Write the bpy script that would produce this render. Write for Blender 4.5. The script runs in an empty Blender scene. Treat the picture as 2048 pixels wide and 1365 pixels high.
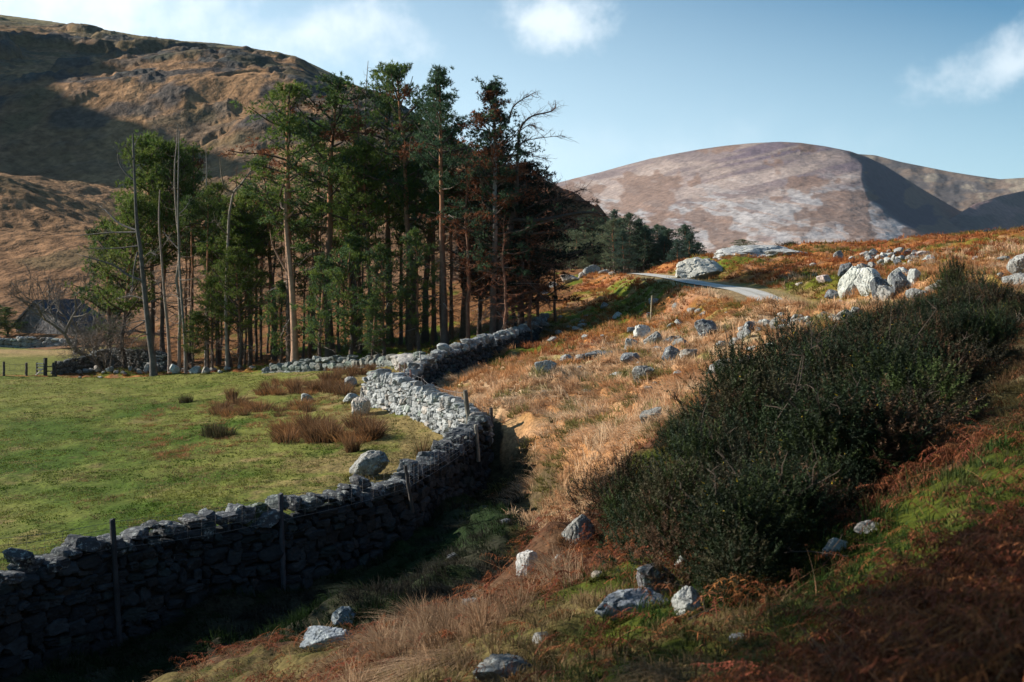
import bpy, math, random
import numpy as np

# ------------------------------------------------------------------ camera, light
F = 2275.0            # focal length in photo pixels; lens 40 mm on 36 mm
HZ = 560.0            # row of the eye level
SC = bpy.context.scene
COL = SC.collection
cam_d = bpy.data.cameras.new("camera"); cam = bpy.data.objects.new("camera", cam_d); COL.objects.link(cam)
cam_d.lens = 40.0; cam_d.sensor_width = 36.0; cam_d.shift_y = -(682.5 - HZ) / 2048.0
cam_d.clip_start = 0.1; cam_d.clip_end = 9000
cam_d.dof.use_dof = True; cam_d.dof.focus_distance = 42.0; cam_d.dof.aperture_fstop = 3.2
cam.location = (0, 0, 0); cam.rotation_euler = (math.radians(90), 0, 0)
SC.camera = cam
SUN_EL = math.radians(27.0)
SUN_FWD = math.radians(13.0)       # sun stands to the left, this much ahead of square
SDIR = np.array([-math.cos(SUN_FWD) * math.cos(SUN_EL), math.sin(SUN_FWD) * math.cos(SUN_EL), math.sin(SUN_EL)])
W = bpy.data.worlds.new("World"); SC.world = W; W.use_nodes = True
SKY_STRENGTH = 0.05
def build_world():
    nt = W.node_tree; N = nt.nodes; L = nt.links; N.clear()
    out = N.new("ShaderNodeOutputWorld"); bg = N.new("ShaderNodeBackground")
    sky = N.new("ShaderNodeTexSky"); sky.sky_type = 'NISHITA'; sky.sun_disc = False
    sky.sun_elevation = SUN_EL; sky.sun_rotation = -math.radians(90) + SUN_FWD
    sky.altitude = 200; sky.air_density = 1.0; sky.dust_density = 0.6; sky.ozone_density = 2.0
    bg.inputs['Strength'].default_value = SKY_STRENGTH
    tc = N.new("ShaderNodeTexCoord"); sep = N.new("ShaderNodeSeparateXYZ"); L.new(tc.outputs['Generated'], sep.inputs[0])
    def m(op, a, b=None, c=None):
        n = N.new("ShaderNodeMath"); n.operation = op
        for i, v in enumerate((a, b, c)):
            if v is None: continue
            if isinstance(v, (int, float)): n.inputs[i].default_value = v
            else: L.new(v, n.inputs[i])
        return n.outputs[0]
    az = m('ARCTAN2', sep.outputs[0], sep.outputs[1]); el = m('ARCSINE', sep.outputs[2])
    cmb = N.new("ShaderNodeCombineXYZ"); L.new(az, cmb.inputs[0]); L.new(el, cmb.inputs[1])
    def noise(scale, detail, rough, off, sx=1.0):
        mp = N.new("ShaderNodeMapping"); L.new(cmb.outputs[0], mp.inputs[0]); mp.inputs['Location'].default_value = off
        mp.inputs['Scale'].default_value = (sx, 1, 1)
        n = N.new("ShaderNodeTexNoise"); n.inputs['Scale'].default_value = scale; n.inputs['Detail'].default_value = detail
        n.inputs['Roughness'].default_value = rough; L.new(mp.outputs[0], n.inputs['Vector']); return n.outputs[0]
    n1 = noise(9.0, 9, 0.55, (3.1, 1.7, 0)); n2 = noise(30.0, 6, 0.6, (0.3, 5.0, 0))
    def blob(a0, e0, ra, re, tilt=0.0):
        da = m('SUBTRACT', az, a0); de = m('SUBTRACT', el, e0)
        de = m('SUBTRACT', de, m('MULTIPLY', da, tilt))
        q = m('ADD', m('POWER', m('ABSOLUTE', m('DIVIDE', da, ra)), 2.0), m('POWER', m('ABSOLUTE', m('DIVIDE', de, re)), 2.0))
        return m('SUBTRACT', 1.0, m('SQRT', q))
    def px(x, y): 
        return math.atan((x - 1024) / F), math.atan((HZ - y) / math.hypot(F, x - 1024))
    tot = None
    for (x, y, rx, ry, tilt, gain, lim) in ((160, -60, 700, 200, 0, .9, .75), (640, 60, 260, 100, 0, .8, .7), (1090, 40, 165, 75, 0, .9, .75), (2010, 135, 250, 62, .10, .9, .6), (60, 250, 800, 260, 0, .9, .5), (1250, 300, 500, 90, 0, .5, .25)):
        a0, e0 = px(x, y)
        b = blob(a0, e0, rx / F, ry / F, tilt)
        v = m('MULTIPLY_ADD', m('SUBTRACT', n1, .5), 3.4, b); v = m('MULTIPLY_ADD', m('SUBTRACT', n2, .5), 1.1, v)
        v = m('MULTIPLY', v, gain)
        mr = N.new("ShaderNodeMapRange"); mr.interpolation_type = 'SMOOTHSTEP'; L.new(v, mr.inputs[0]); mr.inputs[4].default_value = lim
        v = mr.outputs[0]
        tot = v if tot is None else m('MAXIMUM', tot, v)
    grade = N.new("ShaderNodeMix"); grade.data_type = 'RGBA'; grade.blend_type = 'MULTIPLY'; grade.inputs[0].default_value = 1
    L.new(sky.outputs[0], grade.inputs[6]); grade.inputs[7].default_value = (0.52, 1.08, 1.28, 1)
    lift = N.new("ShaderNodeMix"); lift.data_type = 'RGBA'; veil = m('SUBTRACT', 1.02, m('MULTIPLY', el, 2.7)); veil = m('SUBTRACT', veil, m('MULTIPLY', m('ADD', az, .1), .75)); fr = N.new('ShaderNodeMapRange'); L.new(sep.outputs[1], fr.inputs[0]); fr.inputs[1].default_value = .1; fr.inputs[2].default_value = .6; veil = m('MULTIPLY', veil, fr.outputs[0]); vc_ = N.new('ShaderNodeClamp'); L.new(veil, vc_.inputs[0]); vc_.inputs[1].default_value = 0.05; vc_.inputs[2].default_value = .9; L.new(vc_.outputs[0], lift.inputs[0])
    L.new(grade.outputs[2], lift.inputs[6]); lift.inputs[7].default_value = (11.2, 14.0, 15.6, 1)
    mx = N.new("ShaderNodeMix"); mx.data_type = 'RGBA'; L.new(tot, mx.inputs[0]); L.new(lift.outputs[2], mx.inputs[6])
    mx.inputs[7].default_value = (13.6, 14.6, 15.2, 1)
    L.new(mx.outputs[2], bg.inputs[0]); L.new(bg.outputs[0], out.inputs[0])
build_world()
sun_d = bpy.data.lights.new("sun", 'SUN'); sun = bpy.data.objects.new("sun", sun_d); COL.objects.link(sun)
sun_d.energy = 5.0; sun_d.angle = math.radians(0.5); sun_d.color = (1.0, 0.93, 0.82)
from mathutils import Vector
sun.rotation_euler = Vector(SDIR).to_track_quat('Z', 'Y').to_euler()
SC.view_settings.view_transform = 'Standard'; SC.view_settings.look = 'None'
SC.view_settings.exposure = 0.75; SC.view_settings.gamma = 1.0
SC.cycles.max_bounces = 5; SC.cycles.diffuse_bounces = 2; SC.cycles.transparent_max_bounces = 4; SC.cycles.volume_bounces = 0
SC.cycles.use_denoising = True

# ------------------------------------------------------------------ noise
def _h(ix, iy, iz, seed):
    h = (ix.astype(np.int64) * 374761393 + iy.astype(np.int64) * 668265263 + iz.astype(np.int64) * 2147483647 + seed * 1274126177) & 0xffffffff
    h = ((h ^ (h >> 13)) * 1274126177) & 0xffffffff
    h = ((h ^ (h >> 16)) * 2246822519) & 0xffffffff
    return ((h ^ (h >> 13)) & 0xffffff) / float(0xffffff)
def vn(x, y, z=None, seed=0):
    x = np.asarray(x, float); y = np.asarray(y, float)
    ix = np.floor(x); iy = np.floor(y); fx = x - ix; fy = y - iy
    fx = fx * fx * (3 - 2 * fx); fy = fy * fy * (3 - 2 * fy)
    if z is None:
        z0 = np.zeros_like(ix)
        a = _h(ix, iy, z0, seed); b = _h(ix + 1, iy, z0, seed); c = _h(ix, iy + 1, z0, seed); d = _h(ix + 1, iy + 1, z0, seed)
        return (a * (1 - fx) + b * fx) * (1 - fy) + (c * (1 - fx) + d * fx) * fy
    iz = np.floor(z); fz = z - iz; fz = fz * fz * (3 - 2 * fz)
    r = 0
    for k in (0, 1):
        a = _h(ix, iy, iz + k, seed); b = _h(ix + 1, iy, iz + k, seed); c = _h(ix, iy + 1, iz + k, seed); d = _h(ix + 1, iy + 1, iz + k, seed)
        v = (a * (1 - fx) + b * fx) * (1 - fy) + (c * (1 - fx) + d * fx) * fy
        r = r + v * (fz if k else 1 - fz)
    return r
def fbm(x, y, z=None, o=4, seed=0, g=.5):
    s = 0; a = 1; t = 0; f = 1.0
    for k in range(o):
        s = s + a * vn(x * f, y * f, None if z is None else z * f, seed + k * 17); t += a; a *= g; f *= 2.03
    return s / t
def sst(a, b, x):
    t = np.clip((x - a) / (b - a), 0, 1); return t * t * (3 - 2 * t)
def mix(a, b, t):
    return a + (b - a) * t
def lin(s):      # sRGB 0-255 -> linear
    s = np.asarray(s, float) / 255.0
    return np.where(s < .04045, s / 12.92, ((s + .055) / 1.055) ** 2.4)

# ------------------------------------------------------------------ mesh helpers
def mk_mesh(name, V, Q=None, T=None, C=None, mats=None, smooth=False, fm=None):
    V = np.asarray(V, np.float32)
    Q = np.zeros((0, 4), np.int32) if Q is None or len(Q) == 0 else np.asarray(Q, np.int32)
    T = np.zeros((0, 3), np.int32) if T is None or len(T) == 0 else np.asarray(T, np.int32)
    me = bpy.data.meshes.new(name)
    me.vertices.add(len(V)); me.vertices.foreach_set("co", V.ravel())
    nl = len(Q) * 4 + len(T) * 3
    me.loops.add(nl); me.loops.foreach_set("vertex_index", np.concatenate([Q.ravel(), T.ravel()]).astype(np.int32))
    me.polygons.add(len(Q) + len(T))
    st = np.concatenate([np.arange(len(Q)) * 4, len(Q) * 4 + np.arange(len(T)) * 3]).astype(np.int32)
    me.polygons.foreach_set("loop_start", st)
    if smooth: me.polygons.foreach_set("use_smooth", np.ones(len(Q) + len(T), bool))
    else: me.polygons.foreach_set("use_smooth", np.zeros(len(Q) + len(T), bool))
    if fm is not None: me.polygons.foreach_set("material_index", np.asarray(fm, np.int32))
    me.update(calc_edges=True)
    if C is not None:
        a = me.color_attributes.new("Col", 'FLOAT_COLOR', 'POINT')
        c = np.ones((len(V), 4), np.float32); c[:, :3] = C
        a.data.foreach_set("color", c.ravel())
    for m in (mats if isinstance(mats, (list, tuple)) else [mats]):
        if m: me.materials.append(m)
    return me
class Acc:
    def __init__(s): s.V = []; s.Q = []; s.T = []; s.C = []; s.n = 0
    def add(s, V, Q=None, T=None, C=(.5, .5, .5)):
        V = np.asarray(V, float).reshape(-1, 3)
        if Q is not None and len(Q): s.Q.append(np.asarray(Q, np.int64) + s.n)
        if T is not None and len(T): s.T.append(np.asarray(T, np.int64) + s.n)
        c = np.asarray(C, float)
        s.C.append(np.broadcast_to(c, (len(V), 3)) if c.ndim == 1 else c)
        s.V.append(V); s.n += len(V)
    def mesh(s, name, mat, smooth=False):
        return mk_mesh(name, np.concatenate(s.V), np.concatenate(s.Q) if s.Q else None, np.concatenate(s.T) if s.T else None, np.concatenate(s.C), mat, smooth)
def obj(name, me, parent=None, loc=(0, 0, 0), rot=(0, 0, 0), scale=1.0):
    o = bpy.data.objects.new(name, me); COL.objects.link(o)
    o.location = loc; o.rotation_euler = rot
    o.scale = (scale,) * 3 if isinstance(scale, (int, float)) else scale
    if parent: o.parent = parent
    return o
def tag(o, label=None, cat=None, group=None, kind=None):
    if label: o["label"] = label
    if cat: o["category"] = cat
    if group: o["group"] = group
    if kind: o["kind"] = kind
    return o
def copy_tree(o, parent=None):
    c = o.copy(); COL.objects.link(c)
    if parent: c.parent = parent
    for ch in list(o.children): copy_tree(ch, c)
    return c

# ------------------------------------------------------------------ materials
def mat_new(name, rough=.9, scale=0.0, var=0.0, bump=0.0, bscale=10.0, trans=0.0, spec=.2, tint=(1, 1, 1), objrand=0.0, fine=0.0, fscale=60, bdist=.05, lichen=0.0):
    m = bpy.data.materials.new(name); m.use_nodes = True
    nt = m.node_tree; N = nt.nodes; L = nt.links; N.clear()
    out = N.new("ShaderNodeOutputMaterial"); p = N.new("ShaderNodeBsdfPrincipled")
    p.inputs['Roughness'].default_value = rough
    p.inputs['Specular IOR Level'].default_value = spec
    at = N.new("ShaderNodeAttribute"); at.attribute_name = "Col"; col = at.outputs[0]
    tc = N.new("ShaderNodeTexCoord")
    def noise(sc, det=4):
        n = N.new("ShaderNodeTexNoise"); n.inputs['Scale'].default_value = sc; n.inputs['Detail'].default_value = det; n.inputs['Roughness'].default_value = .6
        L.new(tc.outputs['Object'], n.inputs['Vector']); return n.outputs[0]
    def mult(c, fac, lo, hi):
        mr = N.new("ShaderNodeMapRange"); L.new(fac, mr.inputs[0]); mr.inputs[1].default_value = .25; mr.inputs[2].default_value = .75
        mr.inputs[3].default_value = lo; mr.inputs[4].default_value = hi
        v = N.new("ShaderNodeVectorMath"); v.operation = 'SCALE'; L.new(c, v.inputs[0]); L.new(mr.outputs[0], v.inputs['Scale']); return v.outputs[0]
    if tint != (1, 1, 1):
        v = N.new("ShaderNodeVectorMath"); v.operation = 'MULTIPLY'; L.new(col, v.inputs[0]); v.inputs[1].default_value = tint; col = v.outputs[0]
    if var: col = mult(col, noise(scale), 1 - var, 1 + var)
    if fine: col = mult(col, noise(fscale, 2), 1 - fine, 1 + fine)
    if objrand:
        oi = N.new("ShaderNodeObjectInfo"); mr = N.new("ShaderNodeMapRange"); L.new(oi.outputs['Random'], mr.inputs[0])
        mr.inputs[3].default_value = 1 - objrand; mr.inputs[4].default_value = 1 + objrand
        v = N.new("ShaderNodeVectorMath"); v.operation = 'SCALE'; L.new(col, v.inputs[0]); L.new(mr.outputs[0], v.inputs['Scale']); col = v.outputs[0]
    if lichen:
        vo = N.new("ShaderNodeTexVoronoi"); vo.inputs['Scale'].default_value = 7; 
        nn = noise(9.0, 6); th = N.new("ShaderNodeMapRange"); L.new(nn, th.inputs[0]); th.inputs[1].default_value = .53; th.inputs[2].default_value = .6
        n3 = noise(40.0, 3); th2 = N.new("ShaderNodeMapRange"); L.new(n3, th2.inputs[0]); th2.inputs[1].default_value = .4; th2.inputs[2].default_value = .6
        N.remove(vo)
        mu = N.new("ShaderNodeMath"); mu.operation = 'MULTIPLY'; L.new(th.outputs[0], mu.inputs[0]); L.new(th2.outputs[0], mu.inputs[1])
        mu2 = N.new("ShaderNodeMath"); mu2.operation = 'MULTIPLY'; L.new(mu.outputs[0], mu2.inputs[0]); mu2.inputs[1].default_value = lichen
        mx = N.new("ShaderNodeMix"); mx.data_type = 'RGBA'; L.new(mu2.outputs[0], mx.inputs[0]); L.new(col, mx.inputs[6]); mx.inputs[7].default_value = (.50, .53, .50, 1)
        col = mx.outputs[2]
        n4 = noise(14.0, 5); th3 = N.new("ShaderNodeMapRange"); L.new(n4, th3.inputs[0]); th3.inputs[1].default_value = .56; th3.inputs[2].default_value = .62
        th3.inputs[4].default_value = .75
        mx = N.new("ShaderNodeMix"); mx.data_type = 'RGBA'; L.new(th3.outputs[0], mx.inputs[0]); L.new(col, mx.inputs[6]); mx.inputs[7].default_value = (.045, .05, .05, 1)
        col = mx.outputs[2]
    L.new(col, p.inputs['Base Color'])
    if bump:
        b = N.new("ShaderNodeBump"); b.inputs['Strength'].default_value = bump; b.inputs['Distance'].default_value = bdist
        L.new(noise(bscale, 5), b.inputs['Height']); L.new(b.outputs[0], p.inputs['Normal'])
    sh = p.outputs[0]
    if trans:
        t = N.new("ShaderNodeBsdfTranslucent"); L.new(col, t.inputs[0])
        mm = N.new("ShaderNodeMixShader"); mm.inputs[0].default_value = trans; L.new(sh, mm.inputs[1]); L.new(t.outputs[0], mm.inputs[2]); sh = mm.outputs[0]
    L.new(sh, out.inputs[0])
    return m
M_GROUND = mat_new("turf_and_soil", .95, 1.6, .28, .7, 5, spec=.1, fine=.45, fscale=11, bdist=.12)
M_HILL = mat_new("hill_grass", .95, .05, .22, .8, .22, spec=.05, fine=.4, fscale=.55, bdist=2.5)
M_MOUNT = mat_new("heather_moor", .95, .012, .12, .6, .06, spec=.05, fine=.3, fscale=.13, bdist=6)
M_ROCK = mat_new("lichen_rock", .85, 3.0, .35, .8, 9, spec=.25, bdist=.06, lichen=.8, objrand=.2)
M_STONE = mat_new("wall_stone", .85, 4.0, .3, .7, 14, spec=.25, bdist=.03, lichen=.65)
M_WOOD = mat_new("weathered_wood", .85, 6.0, .3, .5, 30, spec=.2, bdist=.01)
M_BARK = mat_new("bark", .9, 3.0, .35, .8, 12, spec=.15, bdist=.04)
M_NEEDLE = mat_new("needles", .7, .8, .3, trans=.4, spec=.25, objrand=.2)
M_GORSE = mat_new("gorse_spines", .7, 2.0, .3, trans=.15, spec=.2, objrand=.18)
M_GRASS = mat_new("grass_blades", .8, 1.2, .25, trans=.3, spec=.15)
M_TWIG = mat_new("twigs", .85, 2.0, .25, spec=.15)
M_ROAD = mat_new("asphalt", .8, 1.5, .2, .3, 40, spec=.3, fine=.3, fscale=30, bdist=.01)
M_SLATE = mat_new("slate", .7, 2.0, .25, .4, 8, spec=.3)
M_METAL = mat_new("wire", .5, 2.0, .1, spec=.5)

# ------------------------------------------------------------------ terrain
def wpt(px, D): return ((px - 1024) / F * D, D)
# (photo column, distance, height) of bare ground
CP = [(-600,17,-6.7),(-600,40,-6.5),(-600,74,-6.3),(-600,110,-6.5),(-2000,20,-6.8),(-2000,70,-6.5),(-1500,120,-6.5),(0,21.5,-6.35),(0,30,-6.25),(0,50,-6.2),(0,74,-6.18),(0,100,-6.3),(0,120,-6.6),(150,120,-6.6),
 (300,24.5,-6.15),(300,35,-6.1),(300,50,-6.1),(300,74,-6.0),(300,95,-5.8),(300,125,-5.0),(600,27,-5.95),(600,35,-5.75),(600,45,-5.5),(600,66,-5.2),(735,45,-5.04),(880,36,-5.46),
 (600,80,-5.0),(600,110,-2.5),(900,75,-3.6),(1000,66,-3.5),(950,90,-2.5),(950,120,0),(1100,75,-2.0),(780,34,-5.55),(700,55,-5.1),
 (820,47,-4.85),(900,51,-4.4),(980,57,-4.05),(1060,65,-3.75),(1100,66,-3.3),(1100,56,-3.55),(1150,80,-1.0),(1200,120,1.0),
 (-300,15.5,-7.1),(0,18.4,-7.0),(300,21.3,-7.0),(600,23.8,-6.8),(740,25,-6.6),(860,28,-6.1),(960,32,-5.6),
 (-300,10,-6.6),(0,15.5,-6.8),(0,10,-4.9),(0,5,-2.7),(400,19,-6.6),(400,15.5,-5.5),(400,11,-4.3),(700,21,-5.95),(700,17,-5.45),(700,14,-4.6),(700,9,-3.45),
 (1000,30,-5.45),(1000,26,-5.55),(1000,22,-5.45),(1000,18,-4.85),(1000,14.5,-4.2),(1000,10.5,-3.4),(1000,7,-2.75),(1000,3,-2.0),(1024,.8,-1.65),
 (1100,30,-4.55),(1180,25,-4.35),(1100,21,-4.9),(1200,24,-4.0),(1300,28,-3.55),(1000,38,-4.0),(1000,48,-3.85),(930,44,-4.2),(1200,36,-3.8),(1200,50,-3.1),(1300,38,-3.17),(1400,33,-2.9),(1500,38,-2.34),(1400,44,-2.3),
 (1300,58,-2.04),(1400,58,-1.05),(1500,54,-.6),(1280,85,.45),(1100,70,-2.6),(1200,80,-.75),(1160,92,0.1),(1275,88,.5),(1340,72,.16),(1400,62,-.22),(1500,50,-.85),(1580,45.5,-.50),(1660,43.5,-.40),(1600,48,-.59),(1600,42,-1.1),
 (1400,80,1.25),(1480,95,2.1),(1600,98,2.55),(1700,94,2.7),(1800,88,2.75),(1900,80,2.9),(2048,75,3.2),(2300,70,4.2),(2700,70,6),(1600,125,.8),(1900,120,1.5),(1300,125,0),(1500,70,.7),(1600,68,.9),(1700,60,.3),
 (1700,45,-.6),(1900,45,0.1),(2000,35,-.45),(2048,42,0.1),(1800,33,-1.3),(1600,30,-1.95),(1600,20,-2.25),(1500,14,-2.75),
 (1200,15.5,-3.5),(1300,10.5,-2.95),(1200,12.5,-3.3),(1200,8.5,-2.75),(1100,16,-3.7),(1400,12,-2.95),(1600,10,-2.5),(1700,11,-2.3),(1800,12.5,-2.1),(1950,14,-1.75),(2048,20,-1.2),(2048,10,-1.5),(2048,6.5,-1.52),(2048,3.8,-1.4),(1700,5.5,-1.95),(1400,7,-2.42),
 (2600,5,-1.0),(2600,12,-.4),(2600,25,.8),(2600,45,2.8),(4000,4,-.2),(4000,15,1.5)]
CPa = np.array([[*wpt(p, d), z] for p, d, z in CP])
def _uv(x, y): return np.stack([x / (y + 6.0) * 7.0, np.log(y + 6.0) * 3.2], -1)
_cu = _uv(CPa[:, 0], CPa[:, 1])
def _ker(r): return r * r * np.log(r + 1e-9)
_n = len(CPa)
_A = np.zeros((_n + 3, _n + 3)); _A[:_n, :_n] = _ker(np.linalg.norm(_cu[:, None] - _cu[None], axis=2)) + np.eye(_n) * .003
_A[:_n, _n] = 1; _A[:_n, _n + 1:] = _cu; _A[_n, :_n] = 1; _A[_n + 1:, :_n] = _cu.T
_w = np.linalg.solve(_A, np.concatenate([CPa[:, 2], np.zeros(3)]))
def rbf(x, y):
    sh = np.shape(x); x = np.ravel(x).astype(float); y = np.ravel(y).astype(float); out = np.empty(len(x))
    for i in range(0, len(x), 40000):
        u = _uv(x[i:i + 40000], y[i:i + 40000])
        r = np.sqrt(((u[:, None, 0] - _cu[None, :, 0]) ** 2 + (u[:, None, 1] - _cu[None, :, 1]) ** 2))
        out[i:i + 40000] = _ker(r) @ _w[:_n] + _w[_n] + u @ _w[_n + 1:]
    return out.reshape(sh)
def pdist(x, y, P):
    """distance to polyline, signed (+ on its right), arc length, height on it if P has 3 columns"""
    P = np.asarray(P, float); best = None
    s0 = 0
    for a, b in zip(P[:-1], P[1:]):
        d = b[:2] - a[:2]; L2 = (d ** 2).sum(); L = math.sqrt(L2)
        t = np.clip(((x - a[0]) * d[0] + (y - a[1]) * d[1]) / L2, 0, 1)
        cx = x - (a[0] + t * d[0]); cy = y - (a[1] + t * d[1])
        q = np.sqrt(cx * cx + cy * cy); sg = np.sign(d[1] * cx - d[0] * cy)
        hz = a[2] + (b[2] - a[2]) * t if P.shape[1] > 2 else 0 * q
        r = [q, sg, s0 + t * L, hz]
        if best is None: best = r
        else:
            k = q < best[0]; best = [np.where(k, n_, o_) for n_, o_ in zip(r, best)]
        s0 += L
    return best
def inpoly(x, y, P):
    ins = np.zeros(np.shape(x), bool); n = len(P)
    for i in range(n):
        x1, y1 = P[i][:2]; x2, y2 = P[(i + 1) % n][:2]
        if y1 == y2: continue
        c = ((y1 > y) != (y2 > y)) & (x < (x2 - x1) * (y - y1) / (y2 - y1) + x1)
        ins ^= c
    return ins
# walls: (column, distance, top height)
WA = [(*wpt(p, d), z) for p, d, z in [(-500,14.5,-5.25),(-300,16.6,-5.1),(0,19.6,-4.91),(200,21.5,-4.87),(380,23.2,-4.9),(480,24,-4.88),(545,24.4,-4.95),(600,25,-4.85),(700,26,-4.75),(800,27.4,-4.78),(860,29.6,-4.55),(920,32,-4.35),(962,34,-4.2)]]
WB = [(*wpt(p, d), z) for p, d, z in [(966,34.2,-4.2),(930,36.2,-3.95),(885,38.5,-3.85),(830,41.5,-3.75),(780,44,-3.65),(742,46,-3.75)]]
WC = [(*wpt(p, d), z) for p, d, z in [(806,44.8,-4.0),(830,47,-3.5),(880,50.5,-3.15),(940,54.5,-2.95),(1000,59,-2.8),(1060,65,-2.55),(1085,70,-2.2)]]
WD = [(*wpt(p, d), z) for p, d, z in [(532,67,-5.1),(580,66,-4.75),(680,64,-4.35),(760,62,-4.2),(832,58,-3.9),(862,55,-3.7)]]
ROAD = [(*wpt(p, d), z) for p, d, z in [(1215,125,0.3),(1240,105,0.45),(1275,90,.5),(1340,73,.16),(1400,64,-.22),(1490,55.5,-.50),(1525,53.6,-.78),(1560,51.3,-1.15),(1600,49,-1.25),(1750,43,-1.2),(1950,38,-.9),(2300,34,-.2)]]
DITCH = [wpt(*q) for q in [(985,33),(1020,30.5),(1090,27.5),(1165,24.6),(1120,22),(1060,20),(1000,17.5),(900,16.6),(760,17.5),(560,18.5),(300,18)]]
FIELD = [wpt(*q) for q in [(-3000,12),(-500,14.5),(0,19.6),(380,23.2),(600,25),(800,27.4),(860,29.6),(962,34),(885,38.5),(742,46),(800,52),(832,58),(680,64),(532,67),(440,71),(110,72.5),(-300,73),(-3000,74)]]
FAR_FIELD = [wpt(*q) for q in [(-3000,74),(110,73),(160,74),(250,112),(-3000,118)]]
def ground_z(x, y):
    x = np.asarray(x, float); y = np.asarray(y, float)
    z = rbf(x, y)
    fld = inpoly(x, y, FIELD) | inpoly(x, y, FAR_FIELD)
    d, sg, s, h = pdist(x, y, DITCH)
    z = z - (.55 + .4 * sst(19, 23, y)) * np.exp(-(d / (.75 + .25 * sst(19, 23, y))) ** 2) + .18 * np.exp(-((d - 1.7) / .7) ** 2)
    amp = np.where(fld, .35, 1.0) * (1 - .75 * np.exp(-(d / 1.5) ** 2))
    far = sst(15, 60, y)
    z = z + amp * (.30 * (fbm(x * .8, y * .8, o=3, seed=3) - .5) + .16 * (fbm(x * 2.6, y * 2.6, o=2, seed=9) - .5) + far * .9 * (fbm(x * .22, y * .22, o=3, seed=5) - .5))
    # tussocks: rounded little mounds on the bank
    b = (vn(x * 2.1 + y * .4, y * 1.5, seed=21) * 1.0)
    z = z + np.where(fld, .25, 1) * .16 * sst(.45, .85, b) * sst(8, 20, y) * (1 - .6 * sst(60, 90, y))
    r, sg, s, h = pdist(x, y, ROAD)
    k = sst(3.6, 1.7, r); z = z * (1 - k) + (h - .03) * k
    return z
def ray(px, py, d0=3.5, d1=135.0):
    """first ground point seen in the photo at (px, py)"""
    D = np.exp(np.linspace(math.log(d0), math.log(d1), 900)); x = (px - 1024) / F * D; zr = (HZ - py) / F * D
    g = ground_z(x, D); k = np.where(g >= zr)[0]
    i = k[0] if len(k) else int(np.argmin(zr - g))
    return float(x[i]), float(D[i]), float(g[i])
def gz1(x, y): return float(ground_z(np.array([x]), np.array([y]))[0])
def pix(x, y, z): return x / y * F + 1024, HZ - z / y * F

# colour of the ground (albedo), and the cover it carries
C_GREEN = np.array([.052, .088, .008]); C_GREEN2 = np.array([.14, .145, .030]); C_STRAW = np.array([.33, .20, .105]); C_RUST = np.array([.24, .066, .022])
C_ORANGE = np.array([.36, .15, .045]); C_MOSS = np.array([.10, .12, .012]); C_DARK = np.array([.035, .022, .014]); C_PALE = np.array([.42, .31, .20])
WOOD = [wpt(*q) for q in [(100,74),(440,72),(532,68),(680,65),(832,59),(880,52),(1060,66.5),(1100,72),(1150,80),(1180,100),(1180,135),(-200,135),(-200,118),(250,113)]]
def zones(x, y):
    n1 = fbm(x * .35, y * .35, o=4, seed=31); n2 = fbm(x * 1.3, y * 1.3, o=3, seed=37); n3 = fbm(x * .12 + 7, y * .12, o=3, seed=41)
    fld = (inpoly(x, y, FIELD)).astype(float); far = inpoly(x, y, FAR_FIELD).astype(float); wood = inpoly(x, y, WOOD).astype(float)
    px = x / np.maximum(y, .5) * F + 1024
    rest = 1 - np.clip(fld + far + wood, 0, 1)
    dA, sA, _, _ = pdist(x, y, WA)
    dd, sd, _, _ = pdist(x, y, DITCH)
    # grass strip between wall and ditch, darkened to deepen the wall's shade
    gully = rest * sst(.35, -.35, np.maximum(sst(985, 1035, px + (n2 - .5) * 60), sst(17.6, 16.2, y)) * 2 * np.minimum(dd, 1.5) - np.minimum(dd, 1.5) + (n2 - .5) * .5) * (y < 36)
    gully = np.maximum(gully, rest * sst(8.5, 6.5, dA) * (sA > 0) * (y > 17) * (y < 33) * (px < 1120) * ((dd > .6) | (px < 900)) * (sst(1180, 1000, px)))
    bank = rest * sst(21, 26, y + (n1 - .5) * 5) * sst(58, 47, y + (n3 - .5) * 14 + (px - 1200) * -.004) * (1 - gully)
    farb = rest * (1 - gully) * (1 - sst(58, 47, y + (n3 - .5) * 14 + (px - 1200) * -.004))
    near = rest * (1 - gully) * (1 - sst(21, 26, y + (n1 - .5) * 5))
    return dict(fld=fld, far=far, wood=wood, gully=gully, bank=bank, farb=farb, near=near, n1=n1, n2=n2, n3=n3, px=px)
def near_green(x, y, Z):
    px = Z['px']
    g = sst(.53, .62, Z['n1'] + .10 * np.exp(-(((px - 1230) / 150) ** 2 + ((y - 13.5) / 3) ** 2)) + .02)
    g = np.maximum(g, .6 * np.exp(-((y - 9.0 + (px - 1500) * .0045) / .4) ** 2) * sst(1300, 1450, px) * sst(.35, .5, Z['n2']))
    g = g * (1 - .8 * sst(1800, 1900, px) * sst(11, 13, y))
    return g
def near_straw(x, y, Z):
    px = Z['px']
    return sst(.45, .6, Z['n2'] * .6 + Z['n1'] * .4 + .16 * np.exp(-(((px - 850) / 170) ** 2 + ((y - 13) / 3.5) ** 2)) - .14 * sst(1050, 1300, px))
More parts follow.
